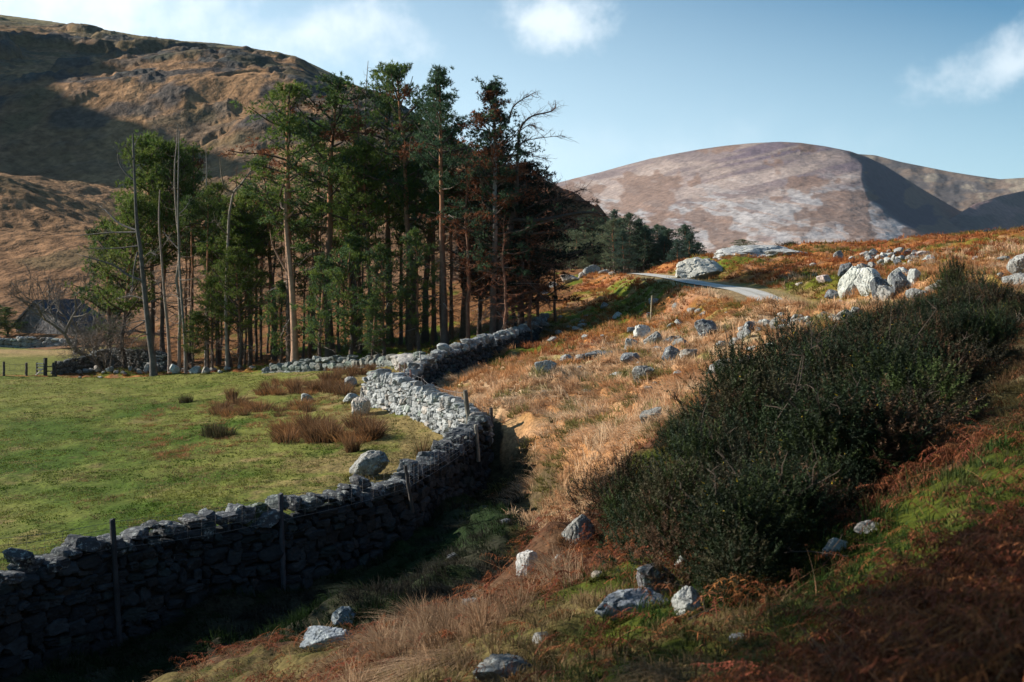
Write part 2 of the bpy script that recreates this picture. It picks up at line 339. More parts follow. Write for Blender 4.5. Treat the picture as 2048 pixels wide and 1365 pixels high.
def ground_col(x, y):
    Z = zones(x, y); e = lambda a: a[..., None]
    n1, n2, n3, px = Z['n1'], Z['n2'], Z['n3'], Z['px']
    c = np.zeros(np.shape(x) + (3,)) + C_RUST
    f = mix(C_GREEN, C_GREEN2, e(sst(.35, .65, n1 * .6 + n3 * .4 + .10 * sst(45, 70, y) + .08 * sst(300, 700, px))))
    f = mix(f, C_STRAW * .8, e(.55 * sst(.52, .70, n2 * .5 + n1 * .3 + .22 * sst(450, 800, px) * sst(24, 34, y) + .05)))
    c = np.where(e(Z['fld']) > .5, f, c)
    ff = mix(C_GREEN2, C_STRAW * 1.3, e(.6 * sst(88, 100, y + (n1 - .5) * 8) * sst(108, 102, y)))
    c = np.where(e(Z['far']) > .5, ff, c)
    w = mix(C_MOSS * 1.1, np.array([.17, .075, .028]), e(sst(.42, .60, n1 + .25 * sst(72, 88, y))))
    c = np.where(e(Z['wood']) > .5, w, c)
    g = mix(np.array([.015, .028, .008]), np.array([.035, .032, .02]), e(sst(.45, .65, n1)))  # gully albedo lowered, shade put into the colour
    b = mix(C_STRAW, C_PALE, e(sst(.4, .7, n2))); b = mix(b, C_ORANGE, e(.6 * sst(.45, .6, n3 + .12 * sst(36, 50, y)))); b = mix(b, C_MOSS * 1.3, e(.5 * sst(.58, .68, n1) * sst(33, 38, y)))
    fb = mix(C_ORANGE, C_RUST, e(sst(.4, .62, n1 * .5 + n2 * .5 + .04))); fb = mix(fb, C_MOSS * 1.05, e(sst(.50, .60, n3 * .7 + n1 * .3 + .05 * sst(70, 52, y)))); fb = mix(fb, C_STRAW, e(.6 * sst(.5, .62, n2)))
    ne = mix(mix(np.array([.075, .034, .018]), np.array([.085, .07, .035]), e(sst(1780, 1900, px) * sst(10, 13, y))), C_MOSS * .45, e(near_green(x, y, Z))); ne = mix(ne, C_STRAW * .6, e(near_straw(x, y, Z) * .4))
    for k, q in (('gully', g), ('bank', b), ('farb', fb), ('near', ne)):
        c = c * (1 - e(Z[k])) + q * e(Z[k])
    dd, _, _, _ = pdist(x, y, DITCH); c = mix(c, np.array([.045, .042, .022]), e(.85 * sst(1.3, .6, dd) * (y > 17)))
    r, _, _, _ = pdist(x, y, ROAD)
    c = mix(c, np.array([.30, .22, .11]), e(.8 * sst(2.3, 1.5, r + (n2 - .5))))
    return c

def build_ground():
    na, nr = 980, 900
    t = np.linspace(-1, 1, na); a = .62 * t + 1.6 * t ** 5
    r = np.exp(np.linspace(math.log(2.0), math.log(150), nr))
    A, R = np.meshgrid(a, r); X = A * R; Y = R - 6.0
    Z = ground_z(X, Y)
    Z = np.where(Y > 118, Z - (Y - 118) * .25, Z)
    C = ground_col(X, Y)
    i = np.arange(nr * na).reshape(nr, na)
    Q = np.stack([i[:-1, :-1], i[:-1, 1:], i[1:, 1:], i[1:, :-1]], -1).reshape(-1, 4)
    me = mk_mesh("ground", np.stack([X, Y, Z], -1).reshape(-1, 3), Q, None, C.reshape(-1, 3), M_GROUND, True)
    tag(obj("ground", me), kind="structure")
build_ground()
def build_road():
    P = np.array(ROAD); s = np.concatenate([[0], np.cumsum(np.linalg.norm(np.diff(P[:, :2], axis=0), axis=1))])
    S = np.linspace(0, s[-1], 260); C = np.stack([np.interp(S, s, P[:, k]) for k in range(3)], -1)
    for _ in range(20): C[1:-1] = (C[:-2] + 2 * C[1:-1] + C[2:]) / 4
    T = np.gradient(C, axis=0); T[:, 2] = 0; T /= np.linalg.norm(T, axis=1)[:, None]; R = np.stack([T[:, 1], -T[:, 0], 0 * T[:, 0]], -1)
    V = []; m = 9
    for j in range(m):
        u = -.8 + 1.6 * j / (m - 1); wob = .12 * (vn(S * 1.3, S * 0 + j) - .5) if j in (0, m - 1) else 0
        q = C + R * (u + wob)[..., None] if np.ndim(wob) else C + R * u
        q = q.copy(); q[:, 2] += .035 - .03 * (u / 1.1) ** 4; V.append(q)
    V = np.stack(V, 1); i = np.arange(len(S) * m).reshape(len(S), m)
    Q = np.stack([i[:-1, :-1], i[1:, :-1], i[1:, 1:], i[:-1, 1:]], -1).reshape(-1, 4)
    u = np.abs(np.linspace(-1.5, 1.5, m)); cc = np.where((u < .35)[:, None], np.array([.36, .33, .28]), np.array([.46, .44, .40])); cc[[0, -1]] = (.33, .28, .2)
    tag(obj("road", mk_mesh("road", V.reshape(-1, 3), Q, None, np.tile(cc, (len(S), 1)), M_ROAD, True)), kind="structure")
build_road()

# ------------------------------------------------------------------ left hill
KN = 6.0
def lhill(PX, D):
    kx = [-1600,-900,-400,0,100,200,330,430,500,590,650,700,750,850,950,1050,1100,1180,1230,1270,1310,1400,2200]
    ky = [150,60,0,30,42,58,80,86,95,112,140,165,185,240,300,352,376,415,445,485,535,580,600]
    kd = [800,800,780,720,700,675,640,610,585,550,525,505,490,450,410,375,355,330,310,300,280,260,260]
    Sy = np.interp(PX, kx, ky); Ds = np.interp(PX, kx, kd)
    D0 = np.interp(PX, [-1600, 0, 300, 900, 1200, 2200], [112, 116, 118, 112, 140, 150]); z0 = np.interp(PX, [-1600, 0, 300, 900, 1200, 2200], [-6.6, -6.7, -5.4, -1, -.5, -1.5])
    zs = (HZ - Sy) / F * Ds
    t = (D - D0) / (Ds - D0)
    p = np.clip(t, 0, 1) ** 1.12; p = p + .035 * np.sin(np.clip(t, 0, 1) * math.pi) * 0
    z = z0 + (zs - z0) * p
    z = np.where(t > 1, zs - (t - 1) ** 1.3 * 120, z); z = np.where(t < 0, z0 + t * 12, z)
    x = (PX - 1024) / F * D; y = D
    env = sst(0, .12, t) * sst(1.03, .72, t) * .97 + .03
    # gullies and ribs running down the slope, rock steps
    rib = fbm(x * .018 + 3, y * .006, o=4, seed=51) - .5
    z = z + env * (15 - 11 * sst(900, 1150, PX)) * rib * sst(.1, .5, t) + 7 * np.sin(np.clip(t * 1.35 - .35, 0, 1) * math.pi) * sst(1000, 700, PX)
    u = x * .9 + y * .45; v = -x * .4 + y * .9
    cr = fbm(u * .022, v * .035, o=4, seed=61)
    crag = sst(.52, .60, cr) * sst(.16, .45, t)
    z = z + env * 5.0 * crag * sst(.30, .55, t) * sst(.98, .82, t)
    step = np.sin((z * .42 + 3 * fbm(x * .03, y * .03, o=2, seed=66))) * .9
    z = z + env * step * sst(.5, .6, cr) * sst(.1, .3, t)
    f2 = fbm(u * .07, v * .11, o=4, seed=64); z = z + env * 1.3 * sst(.53, .60, f2) * sst(.2, .4, t) * sst(.35, .6, cr + .1)
    z = z + env * (1.9 * (fbm(x * .09, y * .09, o=4, seed=71) - .5) + .9 * (fbm(x * .4, y * .4, o=2, seed=75) - .5))
    # a low knoll at the foot on the left, as in the photo
    z = z + KN * np.exp(-(((x + 108) / 24) ** 2 + ((y - 212) / 22) ** 2))
    z = z - 12 * np.exp(-(((x + 110) / 60) ** 2 + ((y - 290) / 34) ** 2)) - 9 * np.exp(-(((x + 72) / 26) ** 2 + ((y - 238) / 40) ** 2))
    # unseen flanking spur past the left edge, its humps shaped to shade the hillside
    for h_, xc, yc, sx, sy, an in ((178, -439, 316, 77, 114, -.08), (167, -470, 506, 89, 87, -.09)):
        u = (x - xc) * math.cos(an) + (y - yc) * math.sin(an); v = -(x - xc) * math.sin(an) + (y - yc) * math.cos(an)
        z = z + h_ * np.exp(-((u / sx) ** 2 + (v / sy) ** 4))
    return x, y, z, t, crag, cr
def build_lhill():
    pxs = np.concatenate([np.linspace(-1600, -60, 160)[:-1], np.linspace(-60, 1300, 640), np.linspace(1300, 2200, 80)[1:]])
    Ds = np.exp(np.linspace(math.log(106), math.log(950), 480))
    PX, D = np.meshgrid(pxs, Ds); x, y, z, t, crag, cr = lhill(PX, D)
    e = lambda a: a[..., None]
    n = fbm(x * .02, y * .02, o=4, seed=81); n2 = fbm(x * .11, y * .11, o=3, seed=83)
    c = mix(np.array([.27, .155, .080]), np.array([.18, .105, .058]), e(sst(.35, .65, n)))
    c = mix(c, np.array([.26, .21, .11]), e(sst(.70, .98, t + (n - .5) * .3)))
    c = mix(c, np.array([.12, .10, .04]), e(.4 * sst(.52, .62, n2) * sst(.2, .6, t)))
    c = mix(c, np.array([.050, .052, .055]), e(.85 * crag * sst(.42, .58, n2)))
    c = mix(c, np.array([.060, .066, .062]), e(.55 * sst(.55, .60, fbm((x * .9 + y * .45) * .07, (-x * .4 + y * .9) * .11, o=4, seed=64)) * sst(.25, .45, t)))
    c = mix(c, np.array([.17, .092, .048]), e(sst(.22, .05, t)))
    c = c * e(.62 + .76 * fbm(x * .5, y * .5, o=2, seed=89))
    c = mix(c, np.array([.16, .055, .025]), e(sst(880, 1050, PX) * .7))
    c = mix(c, np.array([.08, .07, .035]), e(sst(.56, .66, fbm(x * .05, y * .05, o=3, seed=88)) * .5))
    i = np.arange(x.size).reshape(x.shape)
    Q = np.stack([i[:-1, :-1], i[:-1, 1:], i[1:, 1:], i[1:, :-1]], -1).reshape(-1, 4)
    tag(obj("hill", mk_mesh("hill", np.stack([x, y, z], -1).reshape(-1, 3), Q, None, c.reshape(-1, 3), M_HILL, True)), kind="structure")
build_lhill()

# ------------------------------------------------------------------ mountain on the right and the ridges behind it
def surf(name, pxs, sky, D_top, D_bot, depth, colour, mat, bottom=585, nv=260, back=140, hn=None):
    v = np.concatenate([np.linspace(-.12, 0, 8)[:-1], np.linspace(0, 1, nv)])
    PX, Vv = np.meshgrid(pxs, v); S = np.interp(PX, [a for a, b in sky], [b for a, b in sky])
    vc = np.clip(Vv, 0, 1); PY = S + (bottom - S) * vc
    D = depth(PX, PY, vc)
    x = (PX - 1024) / F * D; y = D.copy(); z = (HZ - PY) / F * D
    if hn is not None: z = z + hn(x, y, PX, PY, vc) * sst(0, .06, vc)
    b = np.clip(-Vv / .12, 0, 1); y = y + b * back * 3; x = x + b * back * 3 * (PX - 1024) / F; z = z - b ** 1.5 * back
    c = colour(PX, PY, x, y, vc)
    i = np.arange(x.size).reshape(x.shape)
    Q = np.stack([i[:-1, :-1], i[1:, :-1], i[1:, 1:], i[:-1, 1:]], -1).reshape(-1, 4)
    tag(obj(name, mk_mesh(name, np.stack([x, y, z], -1).reshape(-1, 3), Q, None, c.reshape(-1, 3), mat, True)), kind="structure")
SKY1 = [(900,420),(1000,395),(1100,370),(1150,357),(1200,345),(1250,331),(1300,318),(1350,308),(1400,299),(1450,292),(1500,287),(1560,284),(1600,286),(1650,293),(1700,303),(1735,315),(1770,332),(1850,382),(1950,440),(2048,468),(2200,500)]
def crest(PY): return np.interp(PY, [284,305,330,360,400,450,490,585], [1640,1690,1722,1722,1735,1800,1880,2000])
def dep1(PX, PY, v):
    D = 1650 - 850 * v ** .8
    c = crest(PY); dx = PX - c
    D = D + np.where(dx > 0, 3.4 * (np.sqrt(dx ** 2 + 144) - 12), 0)
    D = D + .55 * np.clip(-dx, 0, 900) ** 1.0 * (1 - .55 * v) 
    D = D + 40 * (fbm(PX * .006 + PY * .01, PY * .02 - PX * .004, o=4, seed=91) - .5)
    # shallow dips under the summit
    D = D + 22 * np.exp(-(((PX - 1625) / 80) ** 2 + ((PY - 316 - (PX - 1640) * .1) / 9) ** 2))
    return D
def hn1(x, y, PX, PY, v):
    return 3.2 * (fbm(x * .02, y * .02, o=4, seed=95) - .5) + 5 * (fbm(x * .008 + y * .004, y * .003, o=3, seed=97) - .5)
def col1(PX, PY, x, y, v):
    e = lambda a: a[..., None]
    n = fbm(PX * .012 + PY * .03, PY * .06 - PX * .012, o=5, seed=101); n2 = fbm(PX * .03, PY * .06, o=4, seed=103); n4 = fbm(PX * .1, PY * .16, o=3, seed=104)
    c = mix(np.array([.195, .150, .142]), np.array([.255, .195, .170]), e(sst(.35, .65, n)))
    st = fbm((PX + PY * 2.2) * .004, (PY + PX * .22) * .055, o=4, seed=107)
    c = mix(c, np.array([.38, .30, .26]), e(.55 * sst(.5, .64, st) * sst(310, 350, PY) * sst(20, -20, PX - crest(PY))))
    c = mix(c, np.array([.12, .09, .115]), e(.8 * sst(.50, .60, 1 - st) * sst(400, 300, PY) * sst(20, -20, PX - crest(PY)))); c = mix(c, np.array([.10, .075, .085]), e(sst(-8, 14, PX - crest(PY))))  # last mix darkens the flank right of the crest: shade painted in
    g = np.exp(-(((PX - 1540) / 260) ** 2 + ((PY - 450) / 60) ** 2)) * .15
    n5 = fbm((PX + PY * 1.2) * .02, (PY * 1.3 - PX * .25) * .09, o=5, seed=105, g=.62); sc = sst(.52, .60, n2 * .3 + n5 * .7 + g * .8)
    c = mix(c, np.array([.31, .295, .295]) * e(.66 + .68 * n4), e(.75 * sc * sst(335, 400, PY + (n - .5) * 60) * sst(20, -10, PX - crest(PY))))
    c = mix(c, np.array([.42, .28, .20]), e(.75 * sst(478, 505, PY + (n - .5) * 30) * sst(1350, 1500, PX)))
    c = mix(c, np.array([.19, .12, .09]), e(.8 * sst(.55, .62, fbm(PX * .018 + 4, PY * .03, o=4, seed=109))))
    return c
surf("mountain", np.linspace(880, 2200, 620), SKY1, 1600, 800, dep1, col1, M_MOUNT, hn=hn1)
SKY2 = [(1600,330),(1680,306),(1750,311),(1800,324),(1850,334),(1900,344),(1950,352),(2000,359),(2048,356),(2120,350),(2300,360)]
def dep2(PX, PY, v): 
    return 2500 - 600 * v + 60 * (fbm(PX * .02, PY * .02, o=4, seed=111) - .5) - .8 * (PX - 1800)
def col2(PX, PY, x, y, v):
    e = lambda a: a[..., None]; n = fbm(PX * .02 - PY * .01, PY * .07, o=4, seed=113)
    c = mix(np.array([.15, .11, .085]), np.array([.09, .078, .075]), e(sst(.4, .6, n))); return mix(c, np.array([.24, .20, .15]), e(.7 * sst(.6, .7, fbm(PX * .03, PY * .05, o=4, seed=117))))
surf("ridge", np.linspace(1600, 2300, 200), SKY2, 2500, 1900, dep2, col2, M_MOUNT, bottom=520, nv=120, hn=lambda x, y, PX, PY, v: 22 * (fbm(x * .008, y * .008, o=4, seed=119) - .5))
SKY3 = [(1850,470),(1905,435),(1950,408),(2000,392),(2048,382),(2200,360),(2400,350)]
def dep3(PX, PY, v): return 1750 + 2.4 * (PX - 1900) - 450 * v
def col3(PX, PY, x, y, v):
    e = lambda a: a[..., None]; n = fbm(PX * .02, PY * .05, o=4, seed=123)
    return mix(np.array([.13, .10, .09]), np.array([.20, .13, .12]), e(sst(.4, .6, n)))
surf("far_slope", np.linspace(1850, 2400, 140), SKY3, 1800, 1300, dep3, col3, M_MOUNT, bottom=540, nv=90, hn=lambda x, y, PX, PY, v: 14 * (fbm(x * .01, y * .01, o=4, seed=127) - .5))

# ------------------------------------------------------------------ rocks
M_SHADESTONE = mat_new("shade_wall_stone", .9, 4.0, .35, .6, 14, spec=.1, bdist=.03)  # lichen-free stone for walls whose shade is put into the stone colour
BO = []
def ico(sub):
    t = (1 + 5 ** .5) / 2
    V = [(-1,t,0),(1,t,0),(-1,-t,0),(1,-t,0),(0,-1,t),(0,1,t),(0,-1,-t),(0,1,-t),(t,0,-1),(t,0,1),(-t,0,-1),(-t,0,1)]
    V = [np.array(v) / np.linalg.norm(v) for v in V]
    Fc = [(0,11,5),(0,5,1),(0,1,7),(0,7,10),(0,10,11),(1,5,9),(5,11,4),(11,10,2),(10,7,6),(7,1,8),(3,9,4),(3,4,2),(3,2,6),(3,6,8),(3,8,9),(4,9,5),(2,4,11),(6,2,10),(8,6,7),(9,8,1)]
    for _ in range(sub):
        mid = {}; nf = []
        def g(a, b):
            k = (min(a, b), max(a, b))
            if k not in mid:
                v = V[a] + V[b]; V.append(v / np.linalg.norm(v)); mid[k] = len(V) - 1
            return mid[k]
        for a, b, c in Fc:
            ab, bc, ca = g(a, b), g(b, c), g(c, a); nf += [(a, ab, ca), (b, bc, ab), (c, ca, bc), (ab, bc, ca)]
        Fc = nf
    return np.array(V), np.array(Fc)
ICO = {k: ico(k) for k in (1, 2, 3, 4)}
def rock_shape(rng, sub=3, planes=13, rough=.10, sharp=1.0):
    """angular boulder: a ball cut by random planes, roughened"""
    V, T = ICO[sub]
    n = rng.normal(size=(planes, 3)); n /= np.linalg.norm(n, axis=1)[:, None]
    d = rng.uniform(.55, .95, planes)
    dot = V @ n.T
    r = np.min(np.where(dot > .05, d / np.maximum(dot, .05), 9), axis=1); r = np.minimum(r, 1.15)
    o = rng.uniform(0, 50, 3)
    r = r * (1 + rough * 2 * (fbm(V[:, 0] * 2.3 + o[0], V[:, 1] * 2.3 + o[1], V[:, 2] * 2.3 + o[2], o=4, seed=7) - .5))
    if sub >= 3: # cracks
        c = fbm(V[:, 0] * 3 + o[1], V[:, 1] * 1.5 + o[2], V[:, 2] * 1.2 + o[0], o=2, seed=11)
        r = r * (1 - .10 * np.exp(-((c - .5) / .03) ** 2))
    P = V * r[:, None]
    P = P - (P.max(0) + P.min(0)) / 2
    return P / ((P.max(0) - P.min(0)) / 2), T
def block_shape(rng, sub=2):
    """squarish walling stone"""
    V, T = ICO[sub]; n = np.concatenate([np.eye(3), -np.eye(3), rng.normal(size=(4, 3))]); n[:6] += rng.normal(size=(6, 3)) * .22; n /= np.linalg.norm(n, axis=1)[:, None]
    d = np.concatenate([rng.uniform(.5, .72, 6), rng.uniform(.65, .95, 4)]); dot = V @ n.T
    r = np.minimum(np.min(np.where(dot > .05, d / np.maximum(dot, .05), 9), axis=1), 1.0) * (1 + .05 * rng.normal(size=len(V)))
    P = V * r[:, None]; P = P - (P.max(0) + P.min(0)) / 2; return P / ((P.max(0) - P.min(0)) / 2)
def rotz(P, a):
    c, s = math.cos(a), math.sin(a); Q = P.copy(); Q[:, 0] = P[:, 0] * c - P[:, 1] * s; Q[:, 1] = P[:, 0] * s + P[:, 1] * c; return Q
R_GREY = (.225, .215, .198); R_PALE = (.38, .38, .355); R_DARK = (.10, .105, .115); R_WARM = (.34, .29, .24); R_TEAL = (.08, .14, .14)
def boulder(px, py, w, h, label, colr=R_GREY, group=None, seed=None, sub=3, yaw=None, depthf=.9, sink=.32, name="boulder", D=None, onwall=False, rough=.1, planes=13, cat="boulder", tilt=0.0):
    rng = np.random.default_rng(int(px * 7 + py * 13) if seed is None else seed)
    if D is None: x, y, z = ray(px, py)
    else: x, y = wpt(px, D); z = gz1(x, y)
    if onwall: z = (HZ - py) / F * D
    W_ = w / F * y / 2; H_ = h / F * y / 2 * (1 + sink)
    P, T = rock_shape(rng, sub, planes, rough)
    if tilt: 
        c, s_ = math.cos(tilt), math.sin(tilt); P = np.stack([P[:, 0] * c - P[:, 2] * s_, P[:, 1], P[:, 0] * s_ + P[:, 2] * c], -1); P = P / np.abs(P).max(0)
    P = P * np.array([W_, W_ * depthf, H_])
    P[:, 2] += H_ - 2 * H_ * sink / (1 + sink)
    me = mk_mesh(name, P, None, T, np.broadcast_to(np.asarray(colr) * rng.uniform(.85, 1.15), P.shape), M_ROCK, False)
    y2 = y + W_ * depthf * .6
    BO.append((x * y2 / y, y2, W_, W_ * depthf)) if not onwall else None
    o = obj(name, me, loc=(x * y2 / y, y2, z))
    return tag(o, label, cat, group)

def wall(name, label, P, base_near, base_far, thick=.5, rowh=.22, stone=.30, seed=1, cat="wall", colr=R_GREY, ragged=.12, cope=True, sub=1, cope_h=.26, ztop_add=0.0, faces=(1, -1), cope_col=None, mat=None):
    """dry stone wall along P (x, y, top z): two leaves of laid stones, a hearting core and a coping"""
    rng = np.random.default_rng(seed); P = np.asarray(P, float)
    s = np.concatenate([[0], np.cumsum(np.linalg.norm(np.diff(P[:, :2], axis=0), axis=1))]); L = s[-1]
    def at(q):
        i = np.clip(np.searchsorted(s, q) - 1, 0, len(s) - 2); t = (q - s[i]) / (s[i + 1] - s[i]); p = P[i] + (P[i + 1] - P[i]) * t
        d = P[min(i + 1, len(P) - 1), :2] - P[i, :2]; d = d / np.linalg.norm(d); return p, d
    Vi, Ti = ICO[sub]; body = Acc(); top = Acc(); variants = [block_shape(rng, sub) for _ in range(40)]
    def put(acc, c, d, ex, ey, ez, cl, roll=0.0):
        v = variants[rng.integers(40)]; v = rotz(v, rng.choice([0, math.pi]))
        if roll: 
            cr, sr = math.cos(roll), math.sin(roll); v = np.stack([v[:, 0] * cr - v[:, 2] * sr, v[:, 1], v[:, 0] * sr + v[:, 2] * cr], -1)
        v = v * np.array([ex, ey, ez]); n = np.array([d[1], -d[0]])
        q = np.stack([c[0] + v[:, 0] * d[0] + v[:, 1] * n[0], c[1] + v[:, 0] * d[1] + v[:, 1] * n[1], c[2] + v[:, 2]], -1)
        acc.add(q, None, Ti, cl)
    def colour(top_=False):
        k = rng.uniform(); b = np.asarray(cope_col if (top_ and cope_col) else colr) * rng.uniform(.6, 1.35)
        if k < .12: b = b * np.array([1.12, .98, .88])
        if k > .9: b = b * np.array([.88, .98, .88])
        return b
    side_base = {}
    for side in faces:
        q = np.linspace(0, L, 60); pts = [at(k) for k in q]
        X = np.array([p[0] + side * d[1] * thick * .6 for p, d in pts]); Y = np.array([p[1] - side * d[0] * thick * .6 for p, d in pts])
        side_base[side] = (q, ground_z(X, Y) - .12)
    for side in faces:
        q, gb = side_base[side]
        zt = np.array([at(k)[0][2] for k in q]) + ztop_add - (cope_h if cope else 0)
        hmax = float((zt - gb).max()); v0 = 0.0
        while v0 < hmax:
            rh = rowh * rng.uniform(.6, 1.45) * (1.25 - .4 * v0 / max(hmax, .1)); p0 = rng.uniform(-.2, 0)
            while p0 < L:
                w = stone * rng.uniform(.45, 1.7) * (rh / rowh) ** .5; c_ = min(max(p0 + w / 2, 0), L)
                zz = np.interp(c_, q, gb) + v0 + rh / 2; ztop = np.interp(c_, q, zt)
                if zz < ztop:
                    p, d = at(c_); f = (zz - np.interp(c_, q, gb)) / max(ztop - np.interp(c_, q, gb), .2)
                    off = side * (thick * .5 * (1 - .22 * f) - .10) + rng.normal() * .022
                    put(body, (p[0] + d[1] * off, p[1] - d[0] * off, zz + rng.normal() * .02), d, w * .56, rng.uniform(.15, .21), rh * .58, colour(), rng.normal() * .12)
                p0 += w * .97
            v0 += rh * .95
    # hearting
    qs = np.linspace(0, L, max(int(L * 2), 6)); V = []
    for k in qs:
        p, d = at(k); t_ = thick * .5 - .17; t_ = max(t_, .06)
        zb = min(np.interp(k, *side_base[f]) for f in side_base) - .1; zt = p[2] + ztop_add - (cope_h if cope else .08) - .06
        for sd, zz in ((1, zb), (-1, zb), (-1, max(zt, zb + .05)), (1, max(zt, zb + .05))): V.append((p[0] + sd * d[1] * t_, p[1] - sd * d[0] * t_, zz))
    n = len(qs); Q = []
    for i in range(n - 1):
        for k in range(4): Q.append((i * 4 + k, i * 4 + (k + 1) % 4, (i + 1) * 4 + (k + 1) % 4, (i + 1) * 4 + k))
    body.add(V, Q + [(0, 1, 2, 3), (4 * n - 1, 4 * n - 2, 4 * n - 3, 4 * n - 4)], None, (.06, .06, .06))
    root = bpy.data.objects.new(name, None); COL.objects.link(root); root.location = (float(P[len(P) // 2, 0]), float(P[len(P) // 2, 1]), gz1(P[len(P) // 2, 0], P[len(P) // 2, 1]))
    tag(root, label, cat)
    inv = tuple(-c for c in root.location)
    obj("stonework", body.mesh("stonework", mat or M_STONE), root, inv)
    if cope:
        p0 = 0
        while p0 < L:
            w = stone * rng.uniform(.55, 1.5); c_ = min(p0 + w / 2, L); p, d = at(c_); hh = cope_h * rng.uniform(.7, 1.5)
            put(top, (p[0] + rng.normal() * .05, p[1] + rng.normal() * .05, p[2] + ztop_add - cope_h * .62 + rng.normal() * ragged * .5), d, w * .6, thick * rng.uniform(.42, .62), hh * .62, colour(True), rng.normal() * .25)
            p0 += w * .86
            if rng.uniform() < .25:
                put(top, (p[0], p[1], p[2] + ztop_add - .03 + rng.uniform(0, .05)), d, w * .4, thick * .35, hh * .35, colour(True), rng.normal() * .4)
        obj("coping", top.mesh("coping", M_STONE), root, inv)
    return root
wall("dry_stone_wall", "dark shaded dry stone wall running from the lower left corner up to the bend below the lit stretch", WA, 0, 0, thick=.62, rowh=.21, stone=.34, seed=5, sub=2, cope_h=.25, ragged=.2, ztop_add=.03, colr=(.034, .039, .044), cope_col=(.058, .062, .07), mat=M_SHADESTONE)  # stones darkened so their colour carries the shade
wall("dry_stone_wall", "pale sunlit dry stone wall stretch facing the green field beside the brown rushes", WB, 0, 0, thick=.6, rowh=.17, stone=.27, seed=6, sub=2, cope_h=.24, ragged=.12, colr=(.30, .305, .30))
wall("dry_stone_wall", "dry stone wall climbing away in shade towards the foot of the tall pines", WC, 0, 0, thick=.6, rowh=.18, stone=.28, seed=7, cope_h=.28, ragged=.2, colr=(.055, .058, .06), cope_col=(.24, .245, .24), mat=M_SHADESTONE)  # face colour holds the shade, coping stays at a lit tone
wall("low_stone_wall", "low mossy stone wall along the edge of the wood behind the rushes", WD, 0, 0, thick=.7, rowh=.2, stone=.36, seed=8, cope_h=.26, ragged=.2, colr=(.17, .18, .165))
WF = [(*wpt(p, d), z) for p, d, z in [(112,74.5,-5.45),(140,76,-5.35),(185,78,-5.0),(215,79,-4.75),(300,77,-4.75),(330,76,-4.9)]]
wall("field_wall", "dark straight wall behind the bare bush, next to the small wooden gate", WF, 0, 0, thick=.5, rowh=.2, stone=.36, seed=9, cope_h=.2, ragged=.05, colr=(.10, .10, .095))
WG = [(*wpt(p, d), z) for p, d, z in [(-330,112,-5.5),(-100,111,-5.6),(60,110,-5.55),(150,109,-5.6)]]
wall("far_wall", "low grey wall at the far end of the pale green field, in front of the barn", WG, 0, 0, thick=.7, rowh=.3, stone=.6, seed=10, cope_h=.3, ragged=.2)

# boulders -------------------------------------------------------------
boulder(738, 956, 82, 52, "large flat-topped grey boulder lying alone in the green field", R_GREY, sub=4, depthf=.7, sink=.1, planes=10)
boulder(615, 806, 26, 18, "pale pointed stone between the brown rush clumps", R_PALE)
boulder(702, 776, 26, 20, "blue-grey boulder behind the rushes by the far end of the sunlit wall", R_GREY)
boulder(722, 832, 38, 36, "rounded warm grey boulder leaning on the left end of the sunlit wall", R_WARM, sub=3)
boulder(703, 806, 34, 18, "light slab of rock at the broken end of the sunlit wall", R_PALE)
boulder(730, 800, 22, 34, "upright stone at the broken end of the sunlit wall", R_GREY)
boulder(822, 742, 100, 32, "long sloping pale slab where the two walls meet", (.46, .42, .38), sub=4, depthf=.8, planes=7, tilt=-.3, rough=.05)
boulder(905, 700, 40, 30, "pale blocky boulder standing up beside the shaded wall under the pines", R_PALE, D=54)
boulder(500, 1072, 90, 62, "big rounded mossy boulder rising from the top of the dark wall", (.05, .065, .03), D=23.9, sub=4, planes=8, sink=0, onwall=True)
boulder(1157, 1092, 68, 56, "speckled grey and white boulder at the tip of the dark bush", R_GREY, sub=4)
boulder(1054, 1156, 46, 54, "upright pale boulder at the edge of the shaded gully", (.42, .40, .38), sub=4, depthf=.8)
boulder(1318, 1200, 92, 72, "dark angular boulder half under the gorse, with a pale left edge", (.13, .12, .125), sub=4)
boulder(1262, 1236, 150, 52, "long low dark grey boulder in the rusty bracken", (.14, .155, .18), sub=4, depthf=.5)
boulder(1376, 1238, 66, 58, "pale ridged boulder below the front gorse bush", R_PALE, sub=4, tilt=.5)
boulder(1365, 1140, 34, 26, "small pale stone poking out of the front gorse bush", R_PALE)
boulder(1672, 1112, 60, 34, "low pale stone with a mossy cap in the bracken below the gorse", R_PALE, sub=4, depthf=.6)
boulder(1740, 1072, 66, 26, "flat grey stone in the bracken just above the mossy capped stone", R_GREY, depthf=.6)
boulder(655, 1300, 104, 40, "low grey slab at the foot of the near bank, lower left", (.28, .31, .34), sub=4, depthf=.6)
boulder(690, 1252, 56, 34, "thin tilted pale rock just above the low grey slab", (.25, .29, .32), sub=3, tilt=-.6)
boulder(1010, 1372, 130, 44, "mottled black and white rock at the bottom edge among bracken", R_GREY, sub=4, seed=4)
boulder(1850, 876, 72, 46, "smooth dark teal boulder in the shadow beside the grassy slope", R_TEAL, sub=4, planes=8)
boulder(1762, 925, 28, 34, "small upright stone in the deep shade under the gorse", R_GREY)
boulder(500, 1200, 20, 26, "pale split stone low in the face of the dark wall", R_PALE, D=23.6) if False else None
